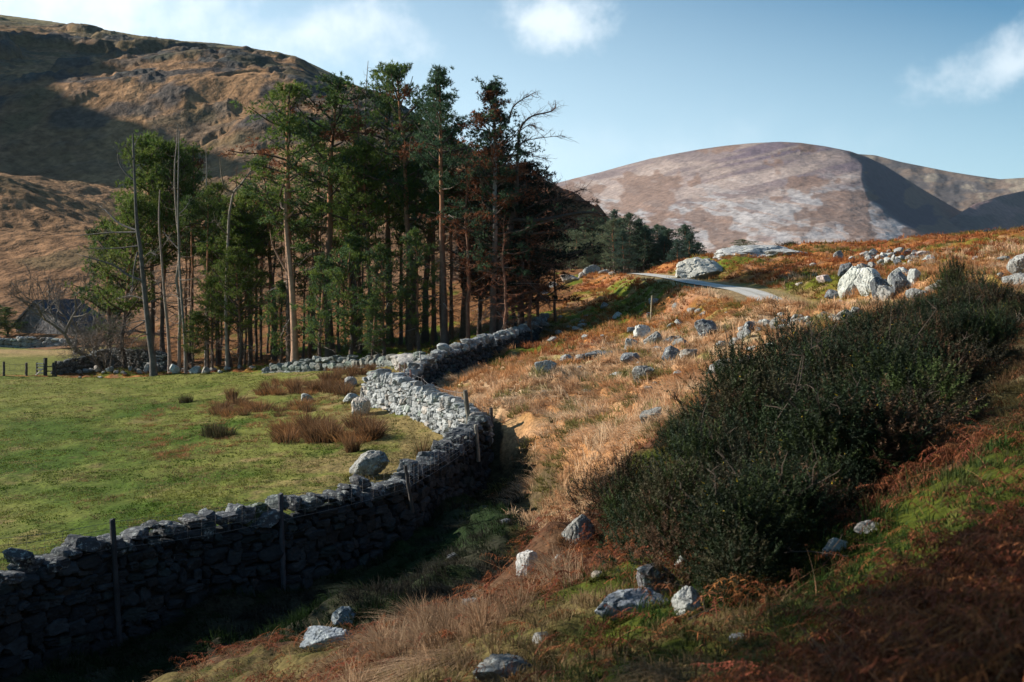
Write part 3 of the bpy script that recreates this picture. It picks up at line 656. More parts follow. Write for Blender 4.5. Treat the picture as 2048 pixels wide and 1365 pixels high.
for px, py, w, h, lb, cl in [(940,1215,34,16,"small grey stone sunk in the pale grass left of the long low boulder",R_GREY),(1120,1130,30,16,"flat stone between the speckled boulder and the upright pale one",R_GREY),(1195,1160,26,14,"little stone in the moss below the speckled boulder",R_WARM),(1228,1205,30,16,"grey stone touching the left end of the long low boulder",R_GREY),
 (1085,1290,44,18,"half-buried stone in the bracken at the bottom, left of centre",R_GREY),(870,1290,30,14,"low stone in the pale grass near the bottom edge",R_WARM),(1480,1290,50,20,"dark stone almost hidden by bracken, lower right",R_DARK),(1010,1050,22,12,"small stone on the shaded floor of the gully",R_DARK),(905,1120,24,12,"dark stone in the gully grass below the wall",R_DARK),(1560,1190,36,16,"flat lichened stone in the green strip of the lower right",R_GREY)]:
    boulder(px, py, w, h, lb, cl, sub=3)
# on the straw bank
for px, py, w, h, lb, cl in [
 (1302,850,48,34,"speckled boulder half hidden by the left side of the gorse",R_GREY),(1446,754,64,36,"dark boulder with a bright white lichen streak next to the gorse",R_GREY),(1496,745,62,34,"grey boulder just behind the one with the white streak",R_GREY),
 (1286,766,46,32,"boulder with a dark top and white foot in the middle of the straw grass",R_GREY),(1091,749,46,26,"pale triangular boulder nearest the shaded wall",R_PALE),(1236,756,34,10,"flat pale stone sunk in the straw grass",R_PALE),
 (1262,729,44,22,"flat dark boulder below the cluster of stones",R_DARK),(1343,722,42,28,"dark pointed boulder, left of a pair in the straw grass",R_DARK),(1377,720,36,20,"brown-grey boulder, right of a pair in the straw grass",R_WARM),
 (1137,728,36,18,"grey boulder at the lower left end of the long ledge",R_GREY),(1164,724,30,16,"small grey stone beside the long ledge",R_GREY),(1205,716,80,12,"long low ledge of dark rock in the grass",R_DARK),
 (1286,682,40,28,"pale leaning block at the upper left of the stone cluster",R_PALE),(1262,700,26,22,"small white stone left of the stone cluster",R_PALE),(1306,696,40,26,"blue-grey angular boulder in the stone cluster",R_GREY),
 (1342,690,32,14,"flat dark stone in the stone cluster",R_DARK),(1362,692,38,15,"flat grey stone right of the stone cluster",R_GREY),(1413,680,50,34,"big black-sided block standing alone above the straw grass",R_DARK),
 (1443,700,24,12,"small stone below the black-sided block",R_GREY),(1472,690,30,14,"low stone between the block and the rubble line",R_GREY),(1540,700,26,14,"flat stone just above the gorse, left",R_PALE),(1505,705,30,10,"pale sliver of stone in the orange grass",R_PALE),
 (1690,650,48,30,"smooth brownish boulder rising from the gorse at the end of the rubble line",R_WARM),(1713,640,34,26,"grey stone behind the smooth brownish boulder",R_GREY)]:
    boulder(px, py, w, h, lb, cl, sub=3)
rng = np.random.default_rng(76)
for k in range(75):
    px = rng.uniform(1070, 1680); py = rng.uniform(618, 800) - (px - 1080) * .05
    if px > 1400 and py > 690 - (px - 1400) * .3: continue
    w = rng.uniform(9, 22)
    boulder(px, py, w, w * rng.uniform(.35, .65), "small half-buried stone scattered in the straw and orange grass below the rubble line", (R_PALE, R_GREY, R_WARM)[k % 3], "small stones of the straw bank", seed=1500 + k, sub=2, name="small_stone", cat="stone")
rng = np.random.default_rng(77)
for k in range(34):
    u = (k + .5) / 34; px = 1478 + 215 * u + rng.normal() * 3; py = 668 - 26 * u + rng.uniform(-9, 7) + 8 * (u < .12)
    w = rng.uniform(14, 34) * (1 - .2 * u)
    boulder(px, py, w, w * rng.uniform(.45, .75), "grey stone in the long line of rubble across the orange slope above the gorse", (R_GREY, R_PALE, R_GREY, R_DARK)[k % 4], "stones of the rubble line", seed=500 + k, sub=2, name="rubble_stone", cat="stone")
# outcrop by the gorse
for px, py, w, h, lb, cl, t_ in [
 (1703,592,62,60,"tall pale slab on the left of the rocky outcrop",(.46,.46,.40),-.2),(1738,590,56,56,"tall pale upright block in the middle of the rocky outcrop",(.44,.44,.40),.15),(1690,556,30,30,"dark pointed rock on the upper left of the outcrop",R_DARK,0),
 (1722,546,26,18,"small block on top of the outcrop",R_GREY,0),(1745,540,24,16,"grey block capping the outcrop",R_GREY,0),(1764,598,46,44,"dark shaded block right of the tall upright one",(.09,.1,.11),0),
 (1778,604,44,32,"rounded grey boulder at the foot of the outcrop",R_GREY,0),(1790,580,32,40,"pale block leaning between the dark rocks of the outcrop",R_PALE,.2),(1806,592,44,44,"large dark-faced rock right of the outcrop",R_DARK,0),
 (1800,560,40,26,"light rock behind the outcrop",R_PALE,0),(1828,576,32,34,"pale pointed rock at the right end of the outcrop",R_PALE,.3),(1838,604,60,26,"broad low grey rock at the right foot of the outcrop",R_GREY,0),(1868,588,34,20,"warm grey rock beyond the outcrop beside the gorse",R_WARM,0),
 (1885,578,34,16,"flat grey rock touching the gorse behind the outcrop",R_GREY,0),(1700,594,26,16,"small white block at the foot of the tall pale slab",R_PALE,0),(1667,600,34,20,"grey rock in the shade left of the outcrop",R_DARK,0),(1650,568,34,16,"pinkish flat rock left of the outcrop",(.36,.28,.25),0),
 (1678,610,18,10,"small pale stone in the rusty bracken below the outcrop",R_PALE,0),
 (1676,520,24,18,"round pale boulder standing on the skyline slope",R_GREY,0),(1703,524,14,8,"tiny pale stone right of the skyline boulder",R_PALE,0),(1730,515,26,12,"flat white rock left of the scattered rubble",R_PALE,0),
 (1858,524,26,14,"pale rock in the brown heather, right of the rubble",R_PALE,0),(1843,512,28,10,"pinkish flat rock in the heather near the skyline",(.36,.3,.27),0),(1908,548,26,10,"flat pale rock left of the gorse top",R_PALE,0),(1950,522,12,10,"small white stone right of the gorse top",R_PALE,0),
 (2007,528,26,14,"pale rock left of the big boulders at the right edge",R_GREY,0),(1994,538,16,8,"low grey stone near the right edge boulders",R_GREY,0),(2040,552,52,46,"big mottled boulder at the right edge, the upper one",R_GREY,0),(2036,578,60,32,"big boulder at the right edge, the lower one",R_GREY,0),(2000,560,14,12,"small grey stone at the edge of the gorse, far right",R_GREY,0),
 (1625,534,16,8,"small warm stone in the orange grass beyond the road",R_WARM,0),(1600,572,20,7,"flat stone by the roadside grass",R_WARM,0)]:
    boulder(px, py, w, h, lb, cl, sub=4 if w > 40 else 3, tilt=t_, depthf=.75 if h > w else 1.0)
for k in range(46):
    px = rng.uniform(1735, 1838); py = 512 + (px - 1735) * .02 + rng.uniform(-6, 28) * (1 - abs(px - 1780) / 90)
    w = rng.uniform(8, 20)
    boulder(px, py, w, w * rng.uniform(.45, .8), "angular stone in the scattered rubble field behind the rocky outcrop", (R_GREY, R_PALE, R_PALE, R_DARK)[k % 4], "stones of the scattered rubble", seed=700 + k, sub=2, name="rubble_stone", cat="stone")
# whaleback rock beside the road, with its long sheet of bare rock
boulder(1405, 552, 112, 46, "big pale cracked outcrop beside the bend of the road", (.46, .45, .40), sub=4, depthf=.9, sink=.25, planes=16, rough=.2, name="outcrop", cat="rock", D=70.5)
boulder(1505, 548, 160, 30, "long bare sheet of pale rock stretching right from the cracked outcrop", (.36, .36, .35), sub=4, depthf=.9, planes=10, rough=.22, name="outcrop", cat="rock", D=76)
boulder(1570, 546, 84, 14, "low bare rock sheet at the right end of the pale outcrop", (.34, .34, .33), sub=4, depthf=.9, rough=.22, name="outcrop", cat="rock", D=74)
for px, py, w, h, lb in [(1183,548,36,18,"flat-topped pale block on the bank left of the road end"),(1207,549,22,10,"small pale stones beside the flat-topped block"),(1225,551,16,7,"last small stone of the bank before the road"),(1165,556,18,12,"upright stone left of the flat-topped block"),(1140,566,40,16,"brown-grey boulder on the bank under the dead branches"),(1106,575,24,10,"pale stone on the bank below the dark pine"),(1090,588,18,7,"tiny pale stone lowest on the bank below the dark pine")]:
    boulder(px, py, w, h, lb, R_PALE if "pale" in lb else R_WARM, sub=3)
# stones along the edge of the wood, left
for k in range(30):
    px = 122 + k * 10.8 + rng.normal() * 3; w = rng.uniform(8, 22) * (1.25 if px > 280 else .85)
    lab = "light rounded stone in the broken row at the field edge below the bare bush" if px < 280 else "stone in the broken row at the field edge in front of the tall bare trunks"
    boulder(px, 748 + rng.uniform(-4, 2), w, w * rng.uniform(.5, .9), lab, (R_GREY, R_PALE, R_GREY, R_WARM)[k % 4], "stones of the field edge row, left" if px < 280 else "stones of the field edge row, by the trunks", seed=900 + k, sub=2, name="edge_stone", cat="stone")
for k, (px, py, w, h) in enumerate([(455,744,16,7),(480,742,10,8),(505,741,14,6),(545,738,14,10),(200,757,12,4),(160,758,7,4)]):
    boulder(px, py, w, h, ["flat stone between the bare trunks and the low mossy wall","squat stone left of the low mossy wall","narrow stone close to the start of the low mossy wall","knobbly stone at the left tip of the low mossy wall","dark flat stone in the far grass of the field","tiny pale stone in the far grass of the field"][k], R_GREY, sub=2, name="edge_stone", cat="stone")

# posts, wire, gate ------------------------------------------------------
def post_mesh(h, r, seed, square=False, colr=(.16, .145, .125)):
    rng = np.random.default_rng(seed); n = 10; ang = np.arange(n) * 2 * math.pi / n; V = []; m = 9
    for k in range(m + 1):
        z = h * k / m - .25 * (k == 0); rr = r * (1 + .06 * rng.normal(size=n)) * (1.0 - .06 * k / m)
        V.append(np.stack([np.cos(ang) * rr + rng.normal() * r * .05, np.sin(ang) * rr, np.full(n, z) + (rng.normal(size=n) * .012 if k == m else 0)], -1))
    V.append(np.array([[0, 0, h + .012]])); V = np.concatenate(V)
    i = np.arange((m + 1) * n).reshape(m + 1, n); j = np.roll(i, -1, 1)
    Q = np.stack([i[:-1], j[:-1], j[1:], i[1:]], -1).reshape(-1, 4); T = np.stack([i[-1], j[-1], np.full(n, len(V) - 1)], -1)
    c = np.asarray(colr) * (1 + .25 * rng.normal(size=(len(V), 1)).clip(-1, 1))
    return mk_mesh("post", V, Q, T, c, M_WOOD, False)
POSTS = []
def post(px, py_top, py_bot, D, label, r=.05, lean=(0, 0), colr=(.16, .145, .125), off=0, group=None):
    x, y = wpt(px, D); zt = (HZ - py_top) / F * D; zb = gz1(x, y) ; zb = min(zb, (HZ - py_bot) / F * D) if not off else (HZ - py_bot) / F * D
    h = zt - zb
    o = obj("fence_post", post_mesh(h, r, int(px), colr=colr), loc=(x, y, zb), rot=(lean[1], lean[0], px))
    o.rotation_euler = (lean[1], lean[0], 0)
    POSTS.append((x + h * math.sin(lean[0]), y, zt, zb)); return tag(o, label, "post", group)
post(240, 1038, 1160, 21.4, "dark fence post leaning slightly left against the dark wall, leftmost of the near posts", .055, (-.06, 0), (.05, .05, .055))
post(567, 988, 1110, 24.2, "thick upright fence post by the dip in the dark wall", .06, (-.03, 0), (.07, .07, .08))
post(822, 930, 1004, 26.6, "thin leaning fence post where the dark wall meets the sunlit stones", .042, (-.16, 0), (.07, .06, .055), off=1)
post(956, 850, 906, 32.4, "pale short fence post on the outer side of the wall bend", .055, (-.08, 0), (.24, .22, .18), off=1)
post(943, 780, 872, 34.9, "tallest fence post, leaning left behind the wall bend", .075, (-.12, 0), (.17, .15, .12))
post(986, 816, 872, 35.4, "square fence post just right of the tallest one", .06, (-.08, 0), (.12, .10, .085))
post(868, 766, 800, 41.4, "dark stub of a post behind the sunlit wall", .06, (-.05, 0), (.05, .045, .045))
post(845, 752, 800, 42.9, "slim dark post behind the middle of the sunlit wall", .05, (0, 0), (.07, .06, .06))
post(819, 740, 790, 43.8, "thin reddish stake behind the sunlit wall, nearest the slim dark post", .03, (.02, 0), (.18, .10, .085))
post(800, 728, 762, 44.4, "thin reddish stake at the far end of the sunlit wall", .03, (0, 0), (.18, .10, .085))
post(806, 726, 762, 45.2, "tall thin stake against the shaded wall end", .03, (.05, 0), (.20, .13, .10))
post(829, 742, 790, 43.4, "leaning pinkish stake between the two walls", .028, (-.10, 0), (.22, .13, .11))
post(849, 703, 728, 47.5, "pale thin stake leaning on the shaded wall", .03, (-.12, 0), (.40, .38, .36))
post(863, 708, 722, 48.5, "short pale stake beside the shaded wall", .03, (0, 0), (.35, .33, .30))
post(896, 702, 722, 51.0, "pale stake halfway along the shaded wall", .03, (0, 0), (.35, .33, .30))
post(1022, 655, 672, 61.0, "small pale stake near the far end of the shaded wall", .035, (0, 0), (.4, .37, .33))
post(8, 724, 756, 72.5, "leftmost post of the far field fence", .08, (0, 0), (.10, .08, .07))
post(53, 726, 752, 72.8, "post of the far field fence between the leftmost post and the gate", .08, (0, 0), (.12, .09, .08))
post(1301, 592, 610, 57, "little pale marker post in the grass below the road", .035, (.05, 0), (.34, .30, .20))
def tube(acc, P, R, n=6, C=(.3, .3, .3), cap=True):
    P = np.asarray(P, float); R = np.broadcast_to(np.asarray(R, float), (len(P),)); T = np.gradient(P, axis=0); T /= np.linalg.norm(T, axis=1)[:, None] + 1e-9
    up = np.array([0, 0, 1.0]) if abs(T[:, 2]).mean() < .8 else np.array([1.0, 0, 0])
    A = np.cross(T, up); A /= np.linalg.norm(A, axis=1)[:, None] + 1e-9; B = np.cross(T, A)
    an = np.arange(n) * 2 * math.pi / n
    V = P[:, None] + R[:, None, None] * (A[:, None] * np.cos(an)[None, :, None] + B[:, None] * np.sin(an)[None, :, None])
    i = np.arange(len(P) * n).reshape(len(P), n); j = np.roll(i, -1, 1)
    Q = np.stack([i[:-1], j[:-1], j[1:], i[1:]], -1).reshape(-1, 4)
    acc.add(V.reshape(-1, 3), Q, None, C)
def wires(label, idx, levels, name="wire_fence", r=.004):
    a = Acc(); pts = [POSTS[i] for i in idx]
    for f in levels:
        P = []
        for (x0, y0, zt0, zb0), (x1, y1, zt1, zb1) in zip(pts[:-1], pts[1:]):
            for t in np.linspace(0, 1, 14):
                P.append((x0 + (x1 - x0) * t, y0 + (y1 - y0) * t, (zt0 - f) + ((zt1 - f) - (zt0 - f)) * t - .05 * math.sin(math.pi * t)))
        tube(a, P, r, 4, (.16, .15, .15))
    for (x0, y0, zt0, zb0), (x1, y1, zt1, zb1) in zip(pts[:-1], pts[1:]):
        n = int(math.hypot(x1 - x0, y1 - y0) / .3)
        for k in range(1, n):
            t = k / n; z = zt0 + (zt1 - zt0) * t - .05 * math.sin(math.pi * t); x = x0 + (x1 - x0) * t; y = y0 + (y1 - y0) * t
            tube(a, [(x, y, z - levels[0]), (x, y, z - levels[-1])], r * .7, 3, (.16, .15, .15))
    return tag(obj(name, a.mesh(name, M_METAL)), label, "wire fence")
POSTS_L = list(POSTS)
POSTS.append((*wpt(-60, 19.3), (HZ - 1075) / F * 19.3, 0))
wires("sagging wire netting strung between the posts along the top of the dark wall", [len(POSTS) - 1, 0, 1, 2, 3], [.06, .18, .3, .42, .56])
wires("rusty wire strung from the bend posts along the back of the sunlit wall", [5, 4, 6, 7, 9], [.1, .25, .4], r=.006)
wires("thin wire between the two far field fence posts and the gate", [16, 17], [.1, .5], r=.008)
# gate
def gate():
    x, y = wpt(91, 73.2); z = gz1(x, y)
    g = bpy.data.objects.new("gate", None); COL.objects.link(g); g.location = (x, y, z); tag(g, "small pale wooden gate with a diagonal brace between dark posts", "gate")
    def bar(nm, p, q, r, c):
        a = Acc(); tube(a, [p, ((p[0] + q[0]) / 2, (p[1] + q[1]) / 2, (p[2] + q[2]) / 2), q], r, 6, c); return obj(nm, a.mesh(nm, M_WOOD), g)
    for X, h, r in ((-.55, .85, .06), (0, 1.15, .12), (.5, .85, .06), (.66, .95, .08)): bar("gate_post", (X, 0, -.2), (X, .01, h), r, (.06, .055, .05))
    for zz in (.18, .42, .62, .78): bar("rail", (-.52, -.06, zz), (-.1, -.06, zz), .045, (.55, .50, .42))
    bar("brace", (-.6, -.09, .02), (-.08, -.09, .5), .04, (.6, .56, .48))
    for zz in (.3, .6): bar("rail", (.1, -.05, zz), (.6, -.05, zz), .035, (.08, .06, .05))
gate()
# barn
def barn():
    D = 122; x, y = wpt(92, D); zb = (HZ - 694) / F * D
    g = bpy.data.objects.new("barn", None); COL.objects.link(g); g.location = (x, y, zb - .3); tag(g, "rough stone barn with a dark slate roof at the foot of the brown hill", "barn")
    def P(px, py, dd=0): 
        d = D + dd - (px - 30) / F * D * .45; q = wpt(px, d); return (q[0] - x, q[1] - y, (HZ - py) / F * d - zb + .3)
    def prism(nm, pts, back, col, mat, par):
        f = np.array(pts, float); b = f + np.array(back); n = len(pts); V = np.concatenate([f, b])
        me = bpy.data.meshes.new(nm); me.from_pydata([tuple(v) for v in V], [], [tuple(range(n)), tuple(range(2 * n - 1, n - 1, -1))] + [(i, i + n, (i + 1) % n + n, (i + 1) % n) for i in range(n)])
        a = me.color_attributes.new("Col", 'FLOAT_COLOR', 'POINT'); a.data.foreach_set("color", np.tile([*col, 1.0], 2 * n).astype(np.float32)); me.materials.append(mat); me.update()
        bmn = __import__('bmesh').new(); bmn.from_mesh(me); __import__('bmesh').ops.recalc_face_normals(bmn, faces=bmn.faces); bmn.to_mesh(me); bmn.free()
        return obj(nm, me, par)
    back = (2.4, 5.4, 0)
    prism("gable_wall", [P(30, 700), P(33, 650), P(52, 622), P(70, 607), P(146, 663), P(146, 700)], back, (.21, .19, .18), M_ROCKWALL, g)
    e = np.array(P(70, 605)); f = np.array(P(152, 665))
    prism("roof", [tuple(e + [0, -.25, .02]), tuple(f + [0, -.25, -.04]), tuple(f + [0, -.25, .16]), tuple(e + [0, -.25, .26])], (2.6, 5.7, 0.0), (.022, .032, .05), M_SLATE, g)
    e2 = np.array(P(30, 652)); prism("roof", [tuple(e2 + [-.3, -.25, -.15]), tuple(e + [-.02, -.25, .04]), tuple(e + [-.02, -.25, .22]), tuple(e2 + [-.3, -.25, .02])], back, (.03, .038, .05), M_SLATE, g)
M_ROCKWALL = mat_new("rough_masonry", .9, 1.4, .55, 1.0, 3.2, spec=.1, fine=.6, fscale=6, bdist=.25)
barn()

# ------------------------------------------------------------------ trees
BARK_LO = np.array([.115, .085, .068]); BARK_HI = np.array([.36, .165, .085]); BARK_GREY = np.array([.30, .27, .24])
def curve_pts(p0, d, L, n, rng, wob=.15, up=0.0, droop=0.0):
    P = [np.array(p0, float)]; d = np.array(d, float); d /= np.linalg.norm(d)
    for k in range(n):
        d = d + rng.normal(size=3) * wob / n ** .5; d[2] += (up - droop) / n; d /= np.linalg.norm(d); P.append(P[-1] + d * L / n)
    return np.array(P), d
def tufts(acc, C, rng, n, rad, ln, wd, cols, flat=.55, updir=.5, ups=None):
    """needle tufts: slim triangles radiating from n points spread through ellipsoids round the centres C"""
    m = len(C); c = np.repeat(C, n, 0); r = np.repeat(np.broadcast_to(rad, (m,)), n)
    u = rng.normal(size=(m * n, 3)); u /= np.linalg.norm(u, axis=1)[:, None]; q = rng.uniform(.35, 1, (m * n, 1)) ** .5
    c = c + u * q * r[:, None] * np.array([1, 1, flat])
    K = 7; o = np.repeat(c, K, 0); N_ = len(o); u2 = np.repeat(u, K, 0)
    d = rng.normal(size=(N_, 3)) + u2 * .8; d[:, 2] += updir; d /= np.linalg.norm(d, axis=1)[:, None]
    s = np.cross(d, rng.normal(size=(N_, 3))); s /= np.linalg.norm(s, axis=1)[:, None]
    l = ln * rng.uniform(.6, 1.3, (N_, 1)); w = wd * rng.uniform(.7, 1.3, (N_, 1))
    V = np.stack([o - s * w, o + s * w, o + d * l], 1).reshape(-1, 3)
    T = np.arange(N_ * 3).reshape(-1, 3)
    cc = np.asarray(cols)[rng.integers(len(cols), size=m)]; cc = np.repeat(cc, n, 0) * rng.uniform(.7, 1.35, (m * n, 1)); cc = np.repeat(cc, K * 3, 0)
    acc.add(V, None, T, cc)
G_PINE = [(.095, .145, .034), (.066, .110, .038), (.13, .165, .034), (.105, .150, .024)]
G_YEL = [(.125, .165, .030), (.095, .145, .028), (.14, .155, .04)]
G_BLUE = [(.052, .098, .050), (.068, .115, .052), (.044, .082, .044)]
G_RUST = [(.22, .080, .035), (.17, .07, .035)]
def pine_meshes(seed, H=16.0, base=.5, R=2.4, cols=G_PINE, lean=.3, dens=1.0, conic=.5, rust=0.0, r0=.19, dead=10, fork=False, barkhi=True):
    rng = np.random.default_rng(seed); tr = Acc(); fo = Acc(); R = R * 1.45
    n = 14; z = np.linspace(0, H * .98, n); ph = rng.uniform(0, 6.28)
    ax = np.stack([lean * np.sin(z / H * 2.2 + ph) + .12 * np.cumsum(rng.normal(size=n)) * .6, lean * np.cos(z / H * 2.0 + ph) * .6, z], -1); ax[:, :2] -= ax[0, :2]
    rr = r0 * (1 - z / H) ** .75 + .025; rr[0] *= 1.35
    f = sst(.25, .65, z / H)[:, None]; c = mix(BARK_LO, BARK_HI if barkhi else BARK_GREY, f)
    tube(tr, ax, rr, 8, np.repeat(c, 8, 0))
    at = lambda q: np.array([np.interp(q, z, ax[:, k]) for k in range(3)])
    nl = int(31 * dens * (1 - base) / .5); az = rng.uniform(0, 6.28)
    for k in range(nl):
        t = (k + .5) / nl; zz = H * (base + (1 - base) * t ** .9); az += 2.4 + rng.normal() * .4
        prof = (math.sin(math.pi * min(.18 + .82 * t, 1) ** .8) ** .7 if conic < .4 else ((1 - t) ** .65 * min(1, .45 + t * 3)) if conic > .9 else (1 - t) ** .42 * min(1, .5 + t * 2.5)); L = R * max(prof, .18) * rng.uniform(.6, 1.2)
        el = rng.uniform(-.05, .35) + .5 * t
        d = np.array([math.cos(az) * math.cos(el), math.sin(az) * math.cos(el), math.sin(el)])
        P, de = curve_pts(at(zz), d, L, 5, rng, .35, up=.35)
        tube(tr, P, np.linspace(.055, .018, 6) * (L / 2.4) ** .5 + .006, 4, BARK_LO * .9)
        ends = []
        for j in range(int(5 + L * 2.6)):
            q = rng.uniform(.42, 1.05); b = P[0] + (P[-1] - P[0]) * q if q > 1 else P[min(int(q * 5), 5)]
            e = b + rng.normal(size=3) * np.array([.34, .34, .13]) * (L / 2) ** .7; e[2] += .08
            ends.append(e)
        ends = np.array(ends)
        cl = cols if rng.uniform() > rust else G_RUST
        tufts(fo, ends, rng, 8, .29, .18, .022, cl, flat=.5)
    tip = at(H * .97)
    tufts(fo, np.array([tip + (0, 0, .25 * j) for j in range(-5, 3)]), rng, 7, np.linspace(.45, .14, 8), .2, .026, cols, flat=1.2)
    tufts(fo, np.array([tip + (0, 0, .62)]), rng, 4, .06, .22, .022, cols, flat=3)
    for k in range(dead):
        zz = H * rng.uniform(.12, base + .08); a = rng.uniform(0, 6.28); L = R * rng.uniform(.3, .8)
        P, de = curve_pts(at(zz), (math.cos(a), math.sin(a), rng.uniform(-.35, .25)), L, 5, rng, .5, droop=.2)
        tube(tr, P, np.linspace(.035, .008, 6), 3, mix(BARK_GREY, np.array([.12, .07, .05]), rng.uniform()))
        for j in range(4):
            i = rng.integers(1, 5); Q, _ = curve_pts(P[i], (P[-1] - P[0]) / L + rng.normal(size=3) * .6, L * .35, 3, rng, .5)
            tube(tr, Q, np.linspace(.014, .004, 4), 3, np.array([.2, .13, .09]))
    nm = "trunk"
    return tr.mesh(nm, M_BARK, True), fo.mesh("crown", M_NEEDLE)
def place_tree(mt, px, D, py_top, label, group=None, name="pine_tree", H0=16.0, cat="pine", yaw=0, wide=1.0):
    x, y = wpt(px, D); z = gz1(x, y) - .15; H = (HZ - py_top) / F * D - z; s = H / H0
    r = bpy.data.objects.new(name, None); COL.objects.link(r); r.location = (x, y, z); r.rotation_euler = (0, 0, yaw); k = wide / s if s > 0 else 1
    r.scale = (s ** .5 * wide, s ** .5 * wide, s) if abs(s - 1) < .9 else (s * wide, s * wide, s)
    for me in mt:
        if me: obj(me.name.split('.')[0], me, r)
    return tag(r, label, cat, group)
VAR = {
 'tall': pine_meshes(11, 16, .42, 2.3, rust=.08), 'tall2': pine_meshes(12, 16, .46, 2.4, rust=.05, cols=G_PINE[:2] + G_BLUE[:1], lean=.5), 'spire': pine_meshes(13, 16, .55, 2.2, cols=G_BLUE, conic=1, lean=.15, dens=1.1),
 'yel': pine_meshes(14, 10, .30, 2.3, cols=G_YEL, conic=.2, r0=.12), 'yel2': pine_meshes(15, 10, .45, 2.0, cols=G_YEL[:2] + G_PINE[2:3], r0=.11),
 'low': pine_meshes(16, 8, .16, 1.7, cols=G_BLUE[1:2] + G_PINE[:3], conic=.5, r0=.12, dead=6, dens=.62), 'thin': pine_meshes(17, 14, .68, 1.5, r0=.10, dead=22, lean=.35), 'thin2': pine_meshes(18, 14, .78, 1.1, r0=.085, dead=26, lean=.5, cols=G_PINE[:2]),
 'rusty': pine_meshes(19, 16, .28, 2.7, cols=G_BLUE + [(.018, .03, .022)], rust=.36, dens=1.9, lean=.2, dead=26, barkhi=False, conic=1), 'dark': pine_meshes(20, 12, .18, 2.7, cols=[(.022, .036, .024), (.018, .03, .022)], rust=.14, dens=2.1, dead=16, barkhi=False, conic=.2)}
VH = dict(tall=16, tall2=16, spire=16, yel=10, yel2=10, low=8, thin=14, thin2=14, rusty=16, dark=12)
# column, distance, top row, kind, width, label
TL = [
 (252,77,405,'yel',1.0,"yellow-green pine lowest at the left edge of the wood"),(222,80,455,'low',1.0,"small blue-green pine behind the bare trees at the left edge of the wood"),(298,80,290,'yel2',1.1,"light green pine just right of the leaning dead tree"),
 (330,79,300,'yel2',1.0,"pine with a pale green top between the leaning dead tree and the tall bare pole"),(382,80,300,'tall',.8,"pine with a small pointed dark green top left of the central gap"),(438,76,372,'tall',.85,"pine whose dark green top stands left of the bare forked tree"),
 (462,74,440,'yel',.9,"bushy bright green pine under the bare forked tree"),(500,73,395,'yel2',1.0,"green pine with hanging pads right of the bare forked tree"),(478,71,505,'yel',.8,"short bright green pine low in front of the left trunks"),
 (388,71,628,'yel',.65,"smallest bright green pine at the foot of the left trunks"),(425,72,560,'yel',.7,"low green pine between the left trunks, above the smallest one"),
 (585,69,178,'tall',1.3,"tall pine with a long orange trunk and broad crown, left of the middle"),(548,75,318,'tall2',.85,"pine whose crown fills in left of the tall orange trunk"),(625,76,255,'tall2',.9,"pine between the two tallest crowns left of the middle"),
 (662,69,158,'tall2',1.3,"tall pine with a dark bushy crown against the hill, second tall crown from the left"),(708,72,245,'tall',1.0,"green pine in the middle of the wood below the bare spire"),(742,68,300,'yel2',1.05,"mid-green pine in the centre of the wood with an olive crown"),
 (782,70,138,'tall',1.05,"tallest pine of the centre, left of three crowns on the sky"),(822,68,142,'tall2',.95,"tall pine, middle one of three crowns on the sky"),(850,72,190,'tall2',1.05,"pine just below the three crowns on the sky, right of the middle"),
 (890,64,148,'spire',1.0,"slender pine with an open pointed top and a straight dark trunk"),(925,69,262,'tall2',1.0,"pine right of the slender pointed one, lower and darker"),(985,63,175,'rusty',1.0,"dark pointed pine with rust-brown dead branches near the right end of the wood"),
 (1045,65,330,'dark',1.15,"dense dark pine at the right end of the wood, overhung by bare branches"),(1008,67,300,'dark',.9,"dark pine with brown twigs behind the pointed rusty one"),(958,68,400,'rusty',.8,"lower rust-tinged pine left of the dark pointed one"),
 (640,66,520,'low',.9,"young blue-green pine in front of the orange trunks"),(700,65,480,'low',1.0,"broad young pine low in the middle of the wood"),(770,64,500,'low',.95,"young pine with drooping green pads near the centre trunks"),(745,62.5,600,'low',.7,"smallest young pine right above the low mossy wall"),
 (560,69,570,'low',.9,"low dark young pine beside the tall orange trunk"),(838,64,470,'low',.8,"young pine right of the centre trunks"),(870,72,330,'tall',.9,"pine filling the gap behind the slender pointed one"),(800,73,300,'tall',.7,"pine behind the three crowns, showing green between them"),
 (1030,69,470,'low',1.1,"low dark pine at the back of the right end of the wood"),(605,72,450,'yel2',.7,"olive green pine low behind the tall orange trunk"),(680,73,400,'yel2',.7,"soft green pine between the second tall crown and the centre")]
for i, (px, D, top, kd, wd, lb) in enumerate(TL):
    place_tree(VAR[kd], px, D, top, lb, None, H0=VH[kd], yaw=i * 2.1, wide=wd)
rng = np.random.default_rng(5)
for i in range(34):
    px = rng.uniform(318, 560) if i < 20 else rng.uniform(560, 960); D = rng.uniform(73, 82) - max(0, px - 500) * .019
    k = ('thin', 'thin2')[i % 2]; top = np.interp(px, [318, 400, 470, 560, 700, 960], [370, 400, 420, 400, 330, 330]) + rng.uniform(-25, 50)
    left = px < 560
    place_tree(VAR[k], px, D, top, "thin straight pine among the close-set trunks in the left half of the wood" if left else "thin straight pine in the shade between the big trunks, right half of the wood", "thin pines of the left half" if left else "thin pines of the right half", H0=14, yaw=i, wide=.8)

